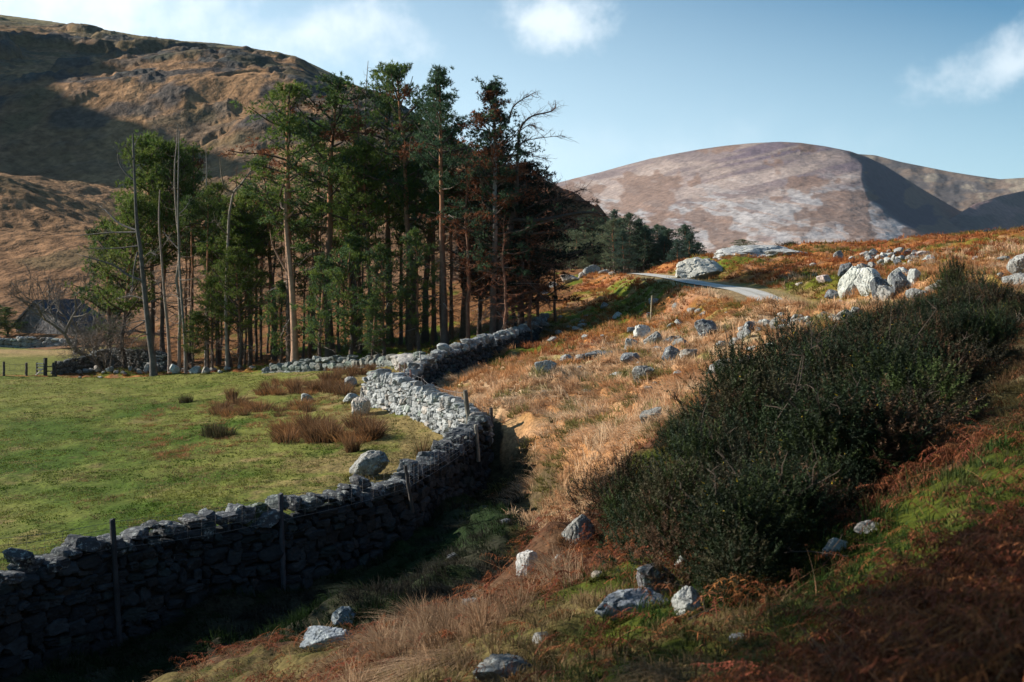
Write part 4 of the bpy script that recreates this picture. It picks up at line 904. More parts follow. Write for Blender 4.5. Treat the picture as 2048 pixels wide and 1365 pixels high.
# bare trees ------------------------------------------------------------
def larch_meshes(seed, H=16, R=2.2, base=.2, col=(.20, .125, .085), twig=(.17, .085, .055), nb=46, r0=.15, up=.25, fine=9):
    rng = np.random.default_rng(seed); tr = Acc(); tw = Acc(); n = 14; z = np.linspace(0, H, n)
    ax = np.stack([.08 * np.cumsum(rng.normal(size=n)), .08 * np.cumsum(rng.normal(size=n)), z], -1); ax[:, :2] -= ax[0, :2]
    tube(tr, ax, r0 * (1 - z / H) ** .8 + .015, 7, col)
    az = 0
    for k in range(nb):
        t = (k + .5) / nb; zz = H * (base + (.99 - base) * t); az += 2.4 + rng.normal() * .3; L = R * (1 - t) ** .7 * rng.uniform(.5, 1.15) + .15
        o = [np.interp(zz, z, ax[:, j]) for j in range(3)]
        P, d = curve_pts(o, (math.cos(az), math.sin(az), rng.uniform(-.15, .15)), L, 6, rng, .3, up=up * 2)
        tube(tr, P, np.linspace(.026, .006, 7) * (L / R + .4), 3, col)
        for j in range(int(fine * L)):
            i = rng.integers(1, 7); Q, _ = curve_pts(P[i], (P[-1] - P[0]) / L * .6 + rng.normal(size=3) * .6 + np.array([0, 0, -.25]), rng.uniform(.15, .5), 3, rng, .4)
            tube(tw, Q, np.linspace(.008, .003, 4), 3, np.asarray(twig) * rng.uniform(.7, 1.5))
    return tr.mesh("trunk", M_BARK, True), tw.mesh("twigs", M_TWIG)
LA = larch_meshes(31); LB = larch_meshes(32, R=1.5, nb=30, r0=.11, col=(.26, .21, .17)); LC = larch_meshes(33, R=2.6, nb=60, col=(.19, .10, .065), twig=(.30, .105, .05), fine=15)
for i, (px, D, top, v, lb) in enumerate([
 (357,73,248,LB,"tall straight bare larch pole rising above the left pines"),(412,76,292,LB,"bare larch pole between two pointed pines on the left"),(500,78,278,LA,"bare reddish larch left of the first tall crown"),(478,80,330,LC,"twiggy red-brown larch standing behind the bare forked tree"),
 (737,71,122,LB,"thin bare spire poking above the crowns onto the sky"),(706,75,165,LC,"red-brown bare larch between the second and third tall crowns"),(960,72,330,LC,"rusty bare larch filling the gap left of the dark pointed pine"),(1075,69,420,LC,"rusty bare larch at the right tip of the wood"),
 (1110,70,450,LC,"low reddish bare tree just right of the wood"),(905,70,430,LC,"rusty bare larch low behind the straight dark trunk"),(655,73,320,LA,"bare larch with pale twigs in the middle of the wood"),(545,77,420,LC,"reddish bare larch low behind the orange trunk"),(935,63,300,LC,"rusty larch with fine twigs in front of the gap left of the pointed dark pine"),(1060,64,360,LC,"rust-brown larch among the dark crowns at the right end"),
 (720,69,190,LC,"red-twigged larch showing between the crowns of the centre"),(620,71,420,LC,"rusty larch low between the orange trunk and the second tall crown"),(865,70,380,LC,"rusty larch left of the straight dark trunk"),(1010,61.5,430,LC,"low rusty larch nearest the shaded wall")]):
    place_tree(v, px, D, top, lb, None, "larch_tree", 16, "larch", i * 1.3, 1.0)
def bez(pts, D0, n=24, dy=0.0):
    """smooth limb through photo positions at distance D0 (+ dy along it)"""
    p = np.array([[*wpt(a, D0 + dy * k / max(len(pts) - 1, 1)), (HZ - b) / F * (D0 + dy * k / max(len(pts) - 1, 1))] for k, (a, b) in enumerate(pts)])
    t = np.linspace(0, len(p) - 1, n); out = []
    for q in t:
        i = min(int(q), len(p) - 2); f = q - i; p0 = p[max(i - 1, 0)]; p1 = p[i]; p2 = p[i + 1]; p3 = p[min(i + 2, len(p) - 1)]
        out.append(.5 * ((2 * p1) + (-p0 + p2) * f + (2 * p0 - 5 * p1 + 4 * p2 - p3) * f * f + (-p0 + 3 * p1 - 3 * p2 + p3) * f ** 3))
    return np.array(out)
def limbed_tree(name, label, cat, D, trunk, r0, limbs, col, twigcol, seed, twn=16, r1=.05, tl=.5):
    rng = np.random.default_rng(seed); tr = Acc(); tw = Acc()
    T = bez(trunk, D); base = T[0].copy(); g = gz1(base[0], base[1]); T[0, 2] = min(T[0, 2], g) - .2
    tube(tr, T, np.linspace(r0, r1, len(T)) * np.concatenate([[1.4, 1.15], np.ones(len(T) - 2)]), 8, col)
    for l in limbs:
        pts, ra = l[0], l[1]; dy = l[2] if len(l) > 2 else rng.uniform(-2, 2)
        P = bez(pts, D, 18, dy); ra = ra * 1.15; tube(tr, P, np.linspace(ra, ra * .3, len(P)), 5, np.asarray(col) * rng.uniform(.7, 1.1))
        Ln = np.linalg.norm(P[-1] - P[0])
        for j in range(int(twn * (Ln / 3) ** .8)):
            i = rng.integers(5, 18); dd = (P[min(i + 1, 17)] - P[i - 1]); dd /= np.linalg.norm(dd) + 1e-6
            Q, _ = curve_pts(P[i], dd * .8 + rng.normal(size=3) * np.array([.55, .55, .5]), tl * rng.uniform(.4, 1.6) * min(1, Ln / 2.5), 4, rng, .4)
            tube(tw, Q, np.linspace(.013, .004, 5), 3, np.asarray(twigcol) * rng.uniform(.7, 1.4))
            for q in range(3):
                Q2, _ = curve_pts(Q[rng.integers(1, 5)], dd * .7 + rng.normal(size=3) * .7, tl * .45 * rng.uniform(.5, 1.3), 3, rng, .4); tube(tw, Q2, np.linspace(.007, .003, 4), 3, np.asarray(twigcol) * rng.uniform(.7, 1.4))
    r = bpy.data.objects.new(name, None); COL.objects.link(r); r.location = (float(base[0]), float(base[1]), g); inv = (-float(base[0]), -float(base[1]), -g)
    obj("trunk", tr.mesh("trunk", M_BARK, True), r, inv); obj("twigs", tw.mesh("twigs", M_TWIG), r, inv)
    return tag(r, label, cat)
limbed_tree("dead_tree", "tall leaning dead tree with a forked bare top at the left edge of the wood", "dead tree", 71.5, [(308,732),(301,690),(293,620),(287,560),(281,500),(275,460),(272,420),(270,370),(267,300),(266,268)], .20,
 [([(275,462),(240,448),(215,425),(205,415)],.07),([(273,465),(220,466),(150,472)],.06),([(279,492),(230,497),(170,497)],.05),([(285,562),(255,550),(225,530),(165,512)],.08),([(269,362),(250,345),(238,325),(236,300)],.06),([(267,320),(256,300),(250,290)],.035),([(267,300),(272,285),(280,268)],.03),
  ([(275,505),(268,540),(264,590)],.05),([(292,600),(262,592),(238,598)],.04),([(296,640),(268,645),(240,655)],.04),([(300,668),(280,672),(262,690)],.035),([(284,520),(300,505),(312,510)],.03),([(283,540),(300,520),(315,500)],.03),([(290,610),(310,600),(330,590)],.03)], (.12,.105,.095), (.20,.17,.15), 41, 12)
limbed_tree("dead_tree", "straight bare grey tree standing close to the right of the leaning dead one", "dead tree", 72, [(372,730),(368,660),(362,580),(358,500),(356,420),(357,340),(358,262)], .10,
 [([(359,500),(340,480),(325,462)],.04),([(357,430),(372,415),(380,400)],.03),([(358,560),(380,560),(400,550)],.03),([(357,380),(345,370),(338,355)],.025),([(363,600),(345,590),(330,600)],.03)], (.22,.19,.165), (.22,.18,.15), 42, 10, .03)
limbed_tree("dead_tree", "pale slender bare trunk between the leaning tree and the grey one", "dead tree", 73, [(340,728),(336,660),(329,590),(322,500),(318,440),(320,380)], .12,
 [([(328,590),(312,560),(305,545)],.03),([(322,500),(335,480),(340,470)],.03),([(334,640),(350,630),(360,640)],.03)], (.28,.22,.18), (.25,.2,.16), 43, 10, .04)
limbed_tree("bare_tree", "pale forked bare tree between left pines and first tall crown", "bare tree", 71, [(455,730),(452,620),(455,520),(458,440),(462,410),(468,385),(480,372)], .11,
 [([(468,386),(450,375),(443,350),(440,320)],.06),([(480,372),(500,345),(520,320)],.06),([(476,376),(500,378),(520,365)],.04),([(455,470),(440,455),(430,440)],.04)], (.26,.21,.17), (.28,.22,.17), 44, 22, .055)
limbed_tree("dead_tree", "thick pine trunk with peeling orange bark forking near the left of the middle", "dead tree", 67.5, [(590,722),(588,660),(584,580),(578,520),(572,450),(571,380)], .23,
 [([(583,560),(560,520),(545,490),(540,460)],.06),([(572,440),(590,420),(600,400)],.04)], (.40,.24,.16), (.2,.12,.08), 45, 8, .09)
limbed_tree("dead_tree", "dead tree at the right end of the wood, its curved bare limbs against the sky", "dead tree", 63.5, [(1000,672),(1003,600),(1008,520),(1020,460),(1032,400),(1034,340),(1036,292)], .30,
 [([(1036,300),(1038,270),(1046,248),(1066,232),(1100,224),(1112,214)],.075),([(1018,240),(1026,215),(1044,200),(1068,186)],.05),([(1032,330),(1040,292),(1060,280),(1120,272)],.04),([(1036,300),(1060,310),(1090,318)],.03),([(1040,262),(1060,250),(1080,258)],.03),([(1032,350),(1070,350),(1100,362),(1112,372)],.035),
  ([(1022,440),(1070,442),(1110,436),(1150,428),(1185,426),(1210,432)],.13,-3),([(1060,442),(1100,415),(1120,400),(1150,385),(1168,378)],.06,-1),([(1020,440),(1080,405),(1140,402),(1180,404)],.06),([(1025,460),(1070,468),(1120,460),(1170,450)],.06),([(1012,500),(1060,520),(1100,530),(1140,528)],.05),
  ([(1008,530),(1050,560),(1080,590),(1100,612)],.05),([(1005,560),(1040,600),(1060,625)],.04),([(1010,480),(1040,470),(1075,490),(1095,500)],.05),([(1003,600),(1040,590),(1090,580)],.04),([(1010,510),(980,520),(940,510)],.04),([(1020,450),(990,430),(950,425)],.05),([(1004,590),(970,580),(930,585)],.04)], (.085,.07,.06), (.13,.07,.05), 46, 40, .06, .6)
def bare_mesh(seed, H, spread, depth=6, col=(.15, .13, .11), nstem=1, r0=.2, split=3, upb=.35, twig=(.16,.13,.11)):
    rng = np.random.default_rng(seed); A = Acc(); B = Acc()
    def grow(p, d, L, r, k):
        P, de = curve_pts(p, d, L, 4, rng, .28, up=upb * .3); tube(A if k > 2 else B, P, np.linspace(r, r * .62, 5), 6 if k > 3 else 3, col if k > 1 else twig)
        if k == 0: return
        for j in range(split if k > 1 else split + 1):
            dd = de + rng.normal(size=3) * spread; dd[2] += upb * .3; q = P[-1] if j < 2 else P[rng.integers(2, 5)]
            grow(q, dd, L * rng.uniform(.6, .86), max(r * .6, .0055), k - 1)
    for s in range(nstem):
        a = rng.uniform(0, 6.28); t = .15 if nstem == 1 else .8
        grow(np.array([math.cos(a) * .1, math.sin(a) * .1, 0]), np.array([math.cos(a) * t, math.sin(a) * t, 1.0]), H * .3, r0, depth)
    return A.mesh("trunk", M_BARK, True), B.mesh("twigs", M_TWIG)
BT = bare_mesh(51, 9, .45, 6, r0=.2, nstem=2); BB = bare_mesh(52, 4.2, .55, 5, (.13,.105,.085), nstem=9, r0=.045, upb=.1)
def plant(mt, px, D, s, label, name, cat, yaw=0, dz=-.1, group=None):
    x, y = wpt(px, D); r = bpy.data.objects.new(name, None); COL.objects.link(r); r.location = (x, y, gz1(x, y) + dz); r.rotation_euler = (0, 0, yaw); r.scale = (s,) * 3 if not isinstance(s, tuple) else s
    for me in mt: obj(me.name.split('.')[0], me, r)
    return tag(r, label, cat, group)
plant(BT, 178, 92, 1.05, "wide bare grey tree in front of the brown hillside, left of the wood", "bare_tree", "bare tree", .4)
plant(BT, 150, 96, .8, "smaller bare tree left of the wide bare one, above the barn roof", "bare_tree", "bare tree", 2.4)
plant(BB, 212, 76, 1.15, "large round bare bush beside the leaning dead tree", "bare_bush", "bush", 0)
plant(BB, 178, 84, .8, "smaller bare bush between the barn and the large round bush", "bare_bush", "bush", 1.7)
plant(BB, 262, 77, .8, "twiggy bush at the foot of the leaning dead tree", "bare_bush", "bush", 3)
# dark evergreen screen at the far left and young pine near the barn
place_tree(VAR['low'], -20, 118, 612, "dark evergreen at the left edge beside the barn", None, "evergreen_tree", 8, "evergreen", 0, 1.6)
place_tree(VAR['low'], 14, 120, 618, "dark evergreen touching the left wall of the barn", None, "evergreen_tree", 8, "evergreen", 1, 1.5)
# far pine wood on the right
rng = np.random.default_rng(9)
FT = [pine_meshes(61, 10, .12, 1.9, cols=[(.075,.12,.085),(.06,.10,.075)], conic=1, dens=.8, r0=.14, dead=2), pine_meshes(62, 10, .16, 2.0, cols=[(.085,.125,.075),(.065,.11,.07)], conic=.2, dens=.8, r0=.14, dead=2), pine_meshes(63, 10, .12, 2.3, cols=[(.17, .19, .11), (.13, .16, .09)], conic=.2, dens=.7, r0=.12, dead=2)]
kx = [1105, 1150, 1190, 1225, 1250, 1270, 1300, 1325, 1350, 1375, 1400]; ky = [452, 440, 425, 418, 425, 436, 430, 448, 440, 462, 476]
for i in range(36):
    u = i / 35; px = 1100 + 296 * u + rng.normal() * 3; D = rng.uniform(128, 145) - 12 * (i % 3 == 0); top = np.interp(px, kx, ky) + rng.uniform(-4, 26) + (22 if i % 3 == 0 else 0)
    k = 2 if (px < 1230 and i % 3 == 0) else i % 2
    lb = "dark green pine in the far wood in front of the heather mountain" if k < 2 else "paler grey-green tree at the front of the far wood"
    place_tree(FT[k], px, D, top, lb, "dark pines of the far wood" if k < 2 else "pale trees of the far wood", H0=10, yaw=i * 1.1, wide=1.1)
place_tree(FT[2], 1482, 101, 480, "lone small green tree standing above the bare rock sheet", None, "small_tree", 10, "tree", 0, 1.5)

# ------------------------------------------------------------------ gorse
def gorse_meshes(seed, R=1.1, Hh=1.25, n=520, cols=((.017,.029,.008),(.028,.041,.010),(.011,.020,.008),(.032,.028,.013)), flower=.006, brown=.2):
    rng = np.random.default_rng(seed); st = Acc(); sh = Acc()
    nc = rng.integers(9, 13); a = rng.uniform(0, 6.28, nc); rr_ = R * .68 * rng.uniform(0, 1, nc) ** .55; hh = Hh * rng.uniform(.30, .78, nc) * (1.05 - .45 * rr_ / R)
    cen = np.stack([np.cos(a) * rr_, np.sin(a) * rr_, hh], -1); cr_ = rng.uniform(.26, .46, nc); w_i = rng.integers(nc, size=n)
    u = rng.normal(size=(n, 3)); u[:, 2] = u[:, 2] * .9 + .25; u /= np.linalg.norm(u, axis=1)[:, None]; dep = rng.uniform(.35, 1.0, n) ** .6
    C = cen[w_i] + u * (cr_[w_i] * dep)[:, None] * np.array([1, 1, 1.15]); k_ = rng.uniform(size=n) < .22; C[k_, 2] *= rng.uniform(.15, .8, k_.sum()); C[:, 2] = np.maximum(C[:, 2], .04)
    for k in range(26):
        i = rng.integers(n); P = np.stack([C[i] * t * np.array([t, t, 1]) for t in np.linspace(0.02, .95, 6)]); P[:, :2] += rng.normal(size=(6, 2)) * .03
        tube(st, P, np.linspace(.025, .007, 6), 4, (.10, .075, .055))
    bc = np.asarray(cols)[rng.integers(len(cols), size=nc)][w_i] * (2.0 ** rng.uniform(-1.0, 1.0, nc))[w_i][:, None]; isb = (rng.uniform(size=nc) < brown)[w_i] & (rng.uniform(size=n) < .8); bc = np.where(isb[:, None], np.array([.095, .052, .028]), bc) * rng.uniform(.65, 1.5, (n, 1))
    for k in range(6):   # old woody stems poking out of the bush
        i = rng.integers(nc); P, _ = curve_pts(cen[i] * .5, cen[i] / np.linalg.norm(cen[i]) + rng.normal(size=3) * .35, Hh * rng.uniform(.75, 1.05), 7, rng, .5)
        tube(st, P, np.linspace(.014, .004, 8), 4, (.075, .058, .045))
        for j in range(6):
            Q, _ = curve_pts(P[rng.integers(3, 8)], rng.normal(size=3) + (0, 0, .5), rng.uniform(.08, .28), 3, rng, .5); tube(st, Q, np.linspace(.006, .002, 4), 3, (.085, .062, .048))
    # each shoot: an axis and whorls of spines
    ax = u * .8 + rng.normal(size=(n, 3)) * .35; ax[:, 2] += .95; ax /= np.linalg.norm(ax, axis=1)[:, None]
    L = rng.uniform(.12, .34, n) * (1 + .7 * (rng.uniform(size=n) < .08)); K = 30
    t = np.tile(np.linspace(.0, 1, K), (n, 1)); b = C[:, None] + ax[:, None] * (t * L[:, None])[..., None]
    d = rng.normal(size=(n, K, 3)); d -= (d * ax[:, None]).sum(-1, keepdims=True) * ax[:, None]; d /= np.linalg.norm(d, axis=-1, keepdims=True); d = d + ax[:, None] * .75; d /= np.linalg.norm(d, axis=-1, keepdims=True)
    s = np.cross(d, rng.normal(size=(n, K, 3))); s /= np.linalg.norm(s, axis=-1, keepdims=True)
    l = (.06 * (1.15 - .7 * t) * rng.uniform(.7, 1.3, (n, K)))[..., None]; w = .0055
    V = np.stack([b - s * w, b + s * w, b + d * l], 2).reshape(-1, 3)
    col = np.repeat(bc, K * 3, 0) * np.tile(np.repeat(.75 + .5 * np.linspace(0, 1, K), 3), n)[:, None]
    fl = np.repeat(rng.uniform(size=n * K) < flower * .3, 3); col = np.where(fl[:, None], np.array([.5, .33, .02]), col)
    sh.add(V, None, np.arange(len(V)).reshape(-1, 3), col)
    return st.mesh("stems", M_TWIG), sh.mesh("spines", M_GORSE)
GV = [gorse_meshes(70, n=1500), gorse_meshes(71, n=1500, brown=.45), gorse_meshes(72, n=1400), gorse_meshes(73, n=1500, brown=.08), gorse_meshes(74, n=1300, brown=.25), gorse_meshes(75, n=1400, brown=.15)]
def _ext(me):
    v = np.empty(len(me.vertices) * 3, np.float32); me.vertices.foreach_get('co', v); v = v.reshape(-1, 3); return float(np.percentile(v[:, 2], 98.5)), float(np.percentile(np.hypot(v[:, 0], v[:, 1]), 96))
GE = [_ext(g[1]) for g in GV]
rng = np.random.default_rng(3)
GL = [ # column, base row, top row, width factor, label
 (1235,1040,938,.8,"low spiky gorse bush at the pointed left tip of the thicket, with brown dead patches"),(1300,1065,908,.95,"brown-tinged gorse bush second from the left tip of the thicket"),(1360,1125,930,.95,"dark gorse bush behind the pale boulders at the near side"),
 (1445,1190,955,1.05,"nearest big gorse bush, hanging over the pale ridged boulder"),(1385,985,828,.8,"gorse bush with a pointed sprig against the straw grass, left side of the thicket"),(1490,1080,850,1.05,"broad dark gorse bush in the middle of the thicket front"),
 (1540,1120,915,1.0,"dark gorse bush right of the nearest big one"),(1450,940,792,1.0,"gorse bush rising beside the boulder with the white streak"),(1545,980,745,1.2,"rounded gorse bush in the middle of the thicket"),(1620,1045,830,1.2,"shaded gorse bush over the rusty hollow"),
 (1560,860,650,1.2,"gorse bush with a pointed top below the rubble line, left"),(1650,920,695,1.2,"dense gorse bush behind the middle of the thicket"),(1720,985,770,1.2,"broad shaded gorse bush with grey twigs"),(1655,790,650,1.1,"gorse bush topping the thicket left of the smooth brownish boulder"),
 (1750,830,638,1.2,"gorse bush in front of the smooth brownish boulder"),(1800,900,690,1.2,"dark gorse bush in the right half of the thicket"),(1770,710,604,1.1,"gorse bush just below the rocky outcrop"),(1845,770,610,1.2,"gorse bush below the right end of the outcrop"),
 (1870,800,670,1.05,"shaded gorse bush bordering the grassy slope"),(1860,660,585,1.0,"gorse bush touching the low grey rock of the outcrop"),(1905,680,565,1.1,"gorse bush below the tall dark one near the skyline"),(1918,632,522,.75,"tall pointed gorse bush standing highest, right of the outcrop"),
 (1965,650,548,1.0,"gorse bush right of the tallest one"),(1925,735,615,.95,"dark gorse bush in the upper right of the thicket"),(2000,660,565,1.0,"gorse bush below the big boulders at the right edge"),(2045,642,585,.85,"gorse bush at the right edge of the picture"),(1985,682,605,.9,"lowest gorse bush of the upper right group by the grass"),
 (2100,632,580,1.0,"gorse bush cut off by the right edge, above the grassy slope"),(1812,655,592,.8,"small gorse sprig among the outcrop stones"),(1680,1035,900,.9,"small dark gorse bush at the lower right rim of the thicket"),
 (1510,800,715,.8,"gorse bush at the straw grass edge right of the boulder with the white streak"),(1600,1080,930,.9,"dark low gorse bush over the mossy capped stone"),(1350,900,835,.6,"small gorse sprig beside the half hidden speckled boulder"),(1800,780,650,1.2,"gorse bush with woody grey twigs in the upper middle of the thicket"),(1700,880,660,1.2,"tall gorse bush in the deep shade of the thicket, upper middle")]
for i, (px, pb, top, wd, lb) in enumerate(GL):
    x, D, z = ray(px, pb); h = (HZ - top) / F * D - z; vi = i % 6; v = GV[vi]; sc = h / GE[vi][0]; w_ = wd * .92 / GE[vi][1] * max(.7, min(1.35, (h / 1.3) ** .5))
    plant(v, px, D, (w_, w_, sc), lb, "gorse_bush", "gorse bush", i * 1.9, -.05)
for i, (px, D, top, s_) in enumerate([(1577,98,494,.6)]):
    plant(GV[0], px, D, (1.1, 1.1, .8), "tiny dark bush on the skyline right of the lone small tree", "gorse_bush", "bush", 0)

# unseen pines added beyond the left edge, near the camera, to shade foreground and gully
for (x, y, H) in ((-9.0, 9.0, 13), (-8.6, 7.4, 13), (-8.0, 5.8, 12), (-13.0, 21.0, 10)):
    place_tree(VAR['tall'], x / y * F + 1024, y, HZ - (gz1(x, y) + H) / y * F, "unseen pine added beyond the left edge to shade the foreground and gully", "added shade pines beyond the left edge", H0=16, yaw=x, wide=1.0)

# ------------------------------------------------------------------ blades: rushes, grass, bracken
def blades(acc, B, H, lean, Wd, col, rng, seg=3, curl=1.0, tipc=1.25):
    """B base points (n,3), H heights, lean (n,2) horizontal lean per unit height, Wd widths, col (n,3)"""
    n = len(B); H = np.broadcast_to(H, (n,)); Wd = np.broadcast_to(Wd, (n,))
    a = rng.uniform(0, 2 * math.pi, n); s = np.stack([np.cos(a), np.sin(a), np.zeros(n)], -1); V = []; cc = []
    ll = np.sqrt((lean ** 2).sum(1)); up = 1 / np.sqrt(1 + .55 * ll ** 2)
    for k in range(seg + 1):
        t = k / seg; hz = t ** (1 + .9 * curl) ; p = B.copy(); p[:, :2] += lean * (H * hz)[:, None]; p[:, 2] += H * up * (t * (1 - .42 * curl * t * np.minimum(ll, 1.5)))
        w = Wd * (1 - t) ** .7; g = np.asarray(col) * (.8 + (tipc - .8) * t)
        if k < seg: V += [p - s * w[:, None], p + s * w[:, None]]; cc += [g, g]
        else: V += [p]; cc += [g]
    m = 2 * seg + 1; V = np.stack(V, 1).reshape(-1, 3); cc = np.stack(cc, 1).reshape(-1, 3); o = (np.arange(n) * m)[:, None]
    Q = np.concatenate([o + np.array([[2 * k, 2 * k + 1, 2 * k + 3, 2 * k + 2]]) for k in range(seg - 1)], 1).reshape(-1, 4) if seg > 1 else None
    T = o + np.array([[2 * seg - 2, 2 * seg - 1, 2 * seg]])
    acc.add(V, Q, T, cc)
def rush_mesh(seed, n=260, H=.8, R=.28, col=((.19,.095,.045),(.13,.065,.032),(.24,.135,.065),(.08,.05,.028)), spread=.35):
    rng = np.random.default_rng(seed); A = Acc(); a = rng.uniform(0, 6.28, n); r = R * rng.uniform(0, 1, n) ** .6
    B = np.stack([np.cos(a) * r, np.sin(a) * r, np.zeros(n)], -1); ln = B[:, :2] / R * spread + rng.normal(size=(n, 2)) * .14
    blades(A, B, H * rng.uniform(.55, 1.15, n), ln, .011, np.asarray(col)[rng.integers(len(col), size=n)] * rng.uniform(.7, 1.3, (n, 1)), rng, 3, .6)
    return A.mesh("stalks", M_GRASS)
RV = [rush_mesh(81, 130, .7, .3, spread=.7), rush_mesh(82, 150, .6, .45, spread=.8), rush_mesh(83, 220, .8, .22, spread=.5), rush_mesh(84, 170, .5, .5, ((.34,.17,.07),(.26,.12,.05)), .9)]
RG = rush_mesh(85, 150, .8, .12, ((.13,.11,.05),(.16,.09,.045)), .45); RD = rush_mesh(86, 300, .6, .4, ((.05,.05,.022),(.07,.05,.025)), .3)
def rush(v, px, py, s, label, group=None, D=None):
    x, y, z = ray(px, py) if D is None else (*wpt(px, D), gz1(*wpt(px, D)))
    o = obj("rush_clump", v, loc=(x, y, z - .03), rot=(0, 0, px * .7), scale=s); return tag(o, label, "rushes", group)
rush(RV[2], 463, 800, 1.0, "upright brown rush clump standing alone left of the big rush bed")
rush(RD, 372, 806, (.8, .8, .8), "small dark green rush clump alone in the field, leftmost")
rush(RD, 441, 876, (1.3, 1.3, .9), "low dark spreading rush clump below the big rush bed"); rush(RD, 425, 872, 1.0, "dark grass mound touching the low spreading rush clump on its left")
rush(RG, 845, 925, 1.15, "spindly rush clump at the foot of the sunlit wall, near the bend"); rush(RV[2], 704, 905, .9, "narrow dark rush clump hanging below the lower rush bed")
rng = np.random.default_rng(12)
for lb, gp, n, X, Y, hs in (("brown rush clump in the upper bed behind the blue-grey boulder", "rushes of the upper bed", 34, (515, 700), (768, 792), 1.0), ("brown rush clump in the middle bed left of the pale pointed stone", "rushes of the middle bed", 26, (435, 620), (808, 834), .95),
 ("brown rush clump in the lower bed beside the sunlit wall", "rushes of the lower bed", 34, (562, 745), (852, 888), 1.05), ("pale brown rush clump by the low mossy wall", "rushes by the mossy wall", 20, (640, 770), (738, 762), .8)):
    for k in range(n):
        px = rng.uniform(*X); py = rng.uniform(*Y); s = hs * .82 * rng.uniform(.6, 1.3)
        rush(RV[rng.integers(4)], px, py, (s * 1.15, s * 1.15, s), lb, gp)
def scatter(n, x0, x1, y0, y1, rng, dens, polar=True):
    """random ground points, even over the picture rather than over the land; kept where dens > random"""
    D = np.exp(rng.uniform(math.log(y0), math.log(y1), n)) if polar else rng.uniform(y0, y1, n); px = rng.uniform(x0, x1, n); x = (px - 1024) / F * D
    k = rng.uniform(size=n) < dens(x, D); return x[k], D[k]
def flow(x, y, s=0):
    a = 6.28 * 1.3 * vn(x * .5, y * .5, seed=200 + s); return np.cos(a), np.sin(a)
ON_ROCK = None
def finish(name, A, label, cat="grass", mat=None):
    return tag(obj(name, A.mesh(name, mat or M_GRASS)), label, cat, None, "stuff")
R = np.random.default_rng(100)
# 1. straw tussocks on the bank between wall and gorse
A = Acc()
def tuss(n, x0, x1, y0, y1, dens, nb, Hh, Wd, cols, sd, leanm=1.0, rad=.16):
    x, y = scatter(n, x0, x1, y0, y1, R, dens); z = ground_z(x, y); m = len(x)
    fx, fy = flow(x, y, sd); dn = np.stack([fx * .5 - .35, fy * .4 - .55], -1) * leanm
    s = R.uniform(.6, 1.35, m); c = cols(x, y) * R.uniform(.75, 1.25, (m, 1)); k = nb
    a = R.uniform(0, 6.28, (m, k)); r = rad * s[:, None] * R.uniform(0, 1, (m, k)) ** .7
    B = np.stack([x[:, None] + np.cos(a) * r, y[:, None] + np.sin(a) * r, np.repeat(z[:, None], k, 1) + .03], -1)
    ln = dn[:, None] + np.stack([np.cos(a), np.sin(a)], -1) * .45 + R.normal(size=(m, k, 2)) * .22
    H = Hh * s[:, None] * R.uniform(.6, 1.2, (m, k)); wd = Wd * (1 + y[:, None] / 40) * R.uniform(.7, 1.3, (m, k))
    cc = c[:, None] * R.uniform(.7, 1.35, (m, k, 1))
    blades(A, B.reshape(-1, 3), H.ravel(), ln.reshape(-1, 2), wd.ravel(), cc.reshape(-1, 3), R, 3)
def d_bank(x, y):
    Z = zones(x, y); r, _, _, _ = pdist(x, y, ROAD); return (Z['bank'] + .6 * Z['farb'] * (y < 62)) * (r > 1.9) * sst(.70, .52, Z['n1'])
def c_bank(x, y):
    n2 = fbm(x * .9, y * .9, o=3, seed=211)[:, None]; n3 = fbm(x * .2, y * .2, o=2, seed=213)[:, None]
    c = mix(np.array([.52, .32, .18]), np.array([.68, .50, .33]), sst(.35, .65, n2)); c = mix(c, np.array([.42, .19, .065]), .75 * sst(.42, .62, n3)); return mix(c, np.array([.12, .14, .03]), (fbm(x * 1.1, y * 1.1, o=2, seed=217)[:, None] > .66) * .8)
tuss(14500, 880, 2080, 22, 60, d_bank, 17, .34, .0075, c_bank, 0)
finish("straw_grass", A, "pale straw-coloured tussock grass on the sunlit bank between the walls and the gorse", "grass")
# 2. orange rough grass and bracken on the upper slope
A = Acc()
def d_far(x, y):
    Z = zones(x, y); r, _, _, _ = pdist(x, y, ROAD); return np.clip(Z['farb'] + .15 * Z['bank'], 0, 1) * (r > 1.9) * (.35 + .65 * sst(.4, .6, Z['n2']))
def c_far(x, y):
    n = fbm(x * .35, y * .35, o=3, seed=221)[:, None]; n2 = fbm(x * 1.1, y * 1.1, o=2, seed=223)[:, None]
    c = mix(np.array([.34, .115, .035]), np.array([.46, .22, .07]), sst(.4, .6, n)); c = mix(c, np.array([.22, .07, .035]), sst(.45, .6, n2) * .7); return mix(c, np.array([.11, .115, .03]), sst(.56, .64, fbm(x * .25 + 9, y * .25, o=3, seed=227)[:, None]) * .85)
tuss(11000, 1040, 2100, 42, 108, d_far, 11, .30, .010, c_far, 1, .8, .22)
finish("rough_grass", A, "orange-brown rough grass and bracken on the upper slope around the road", "grass")
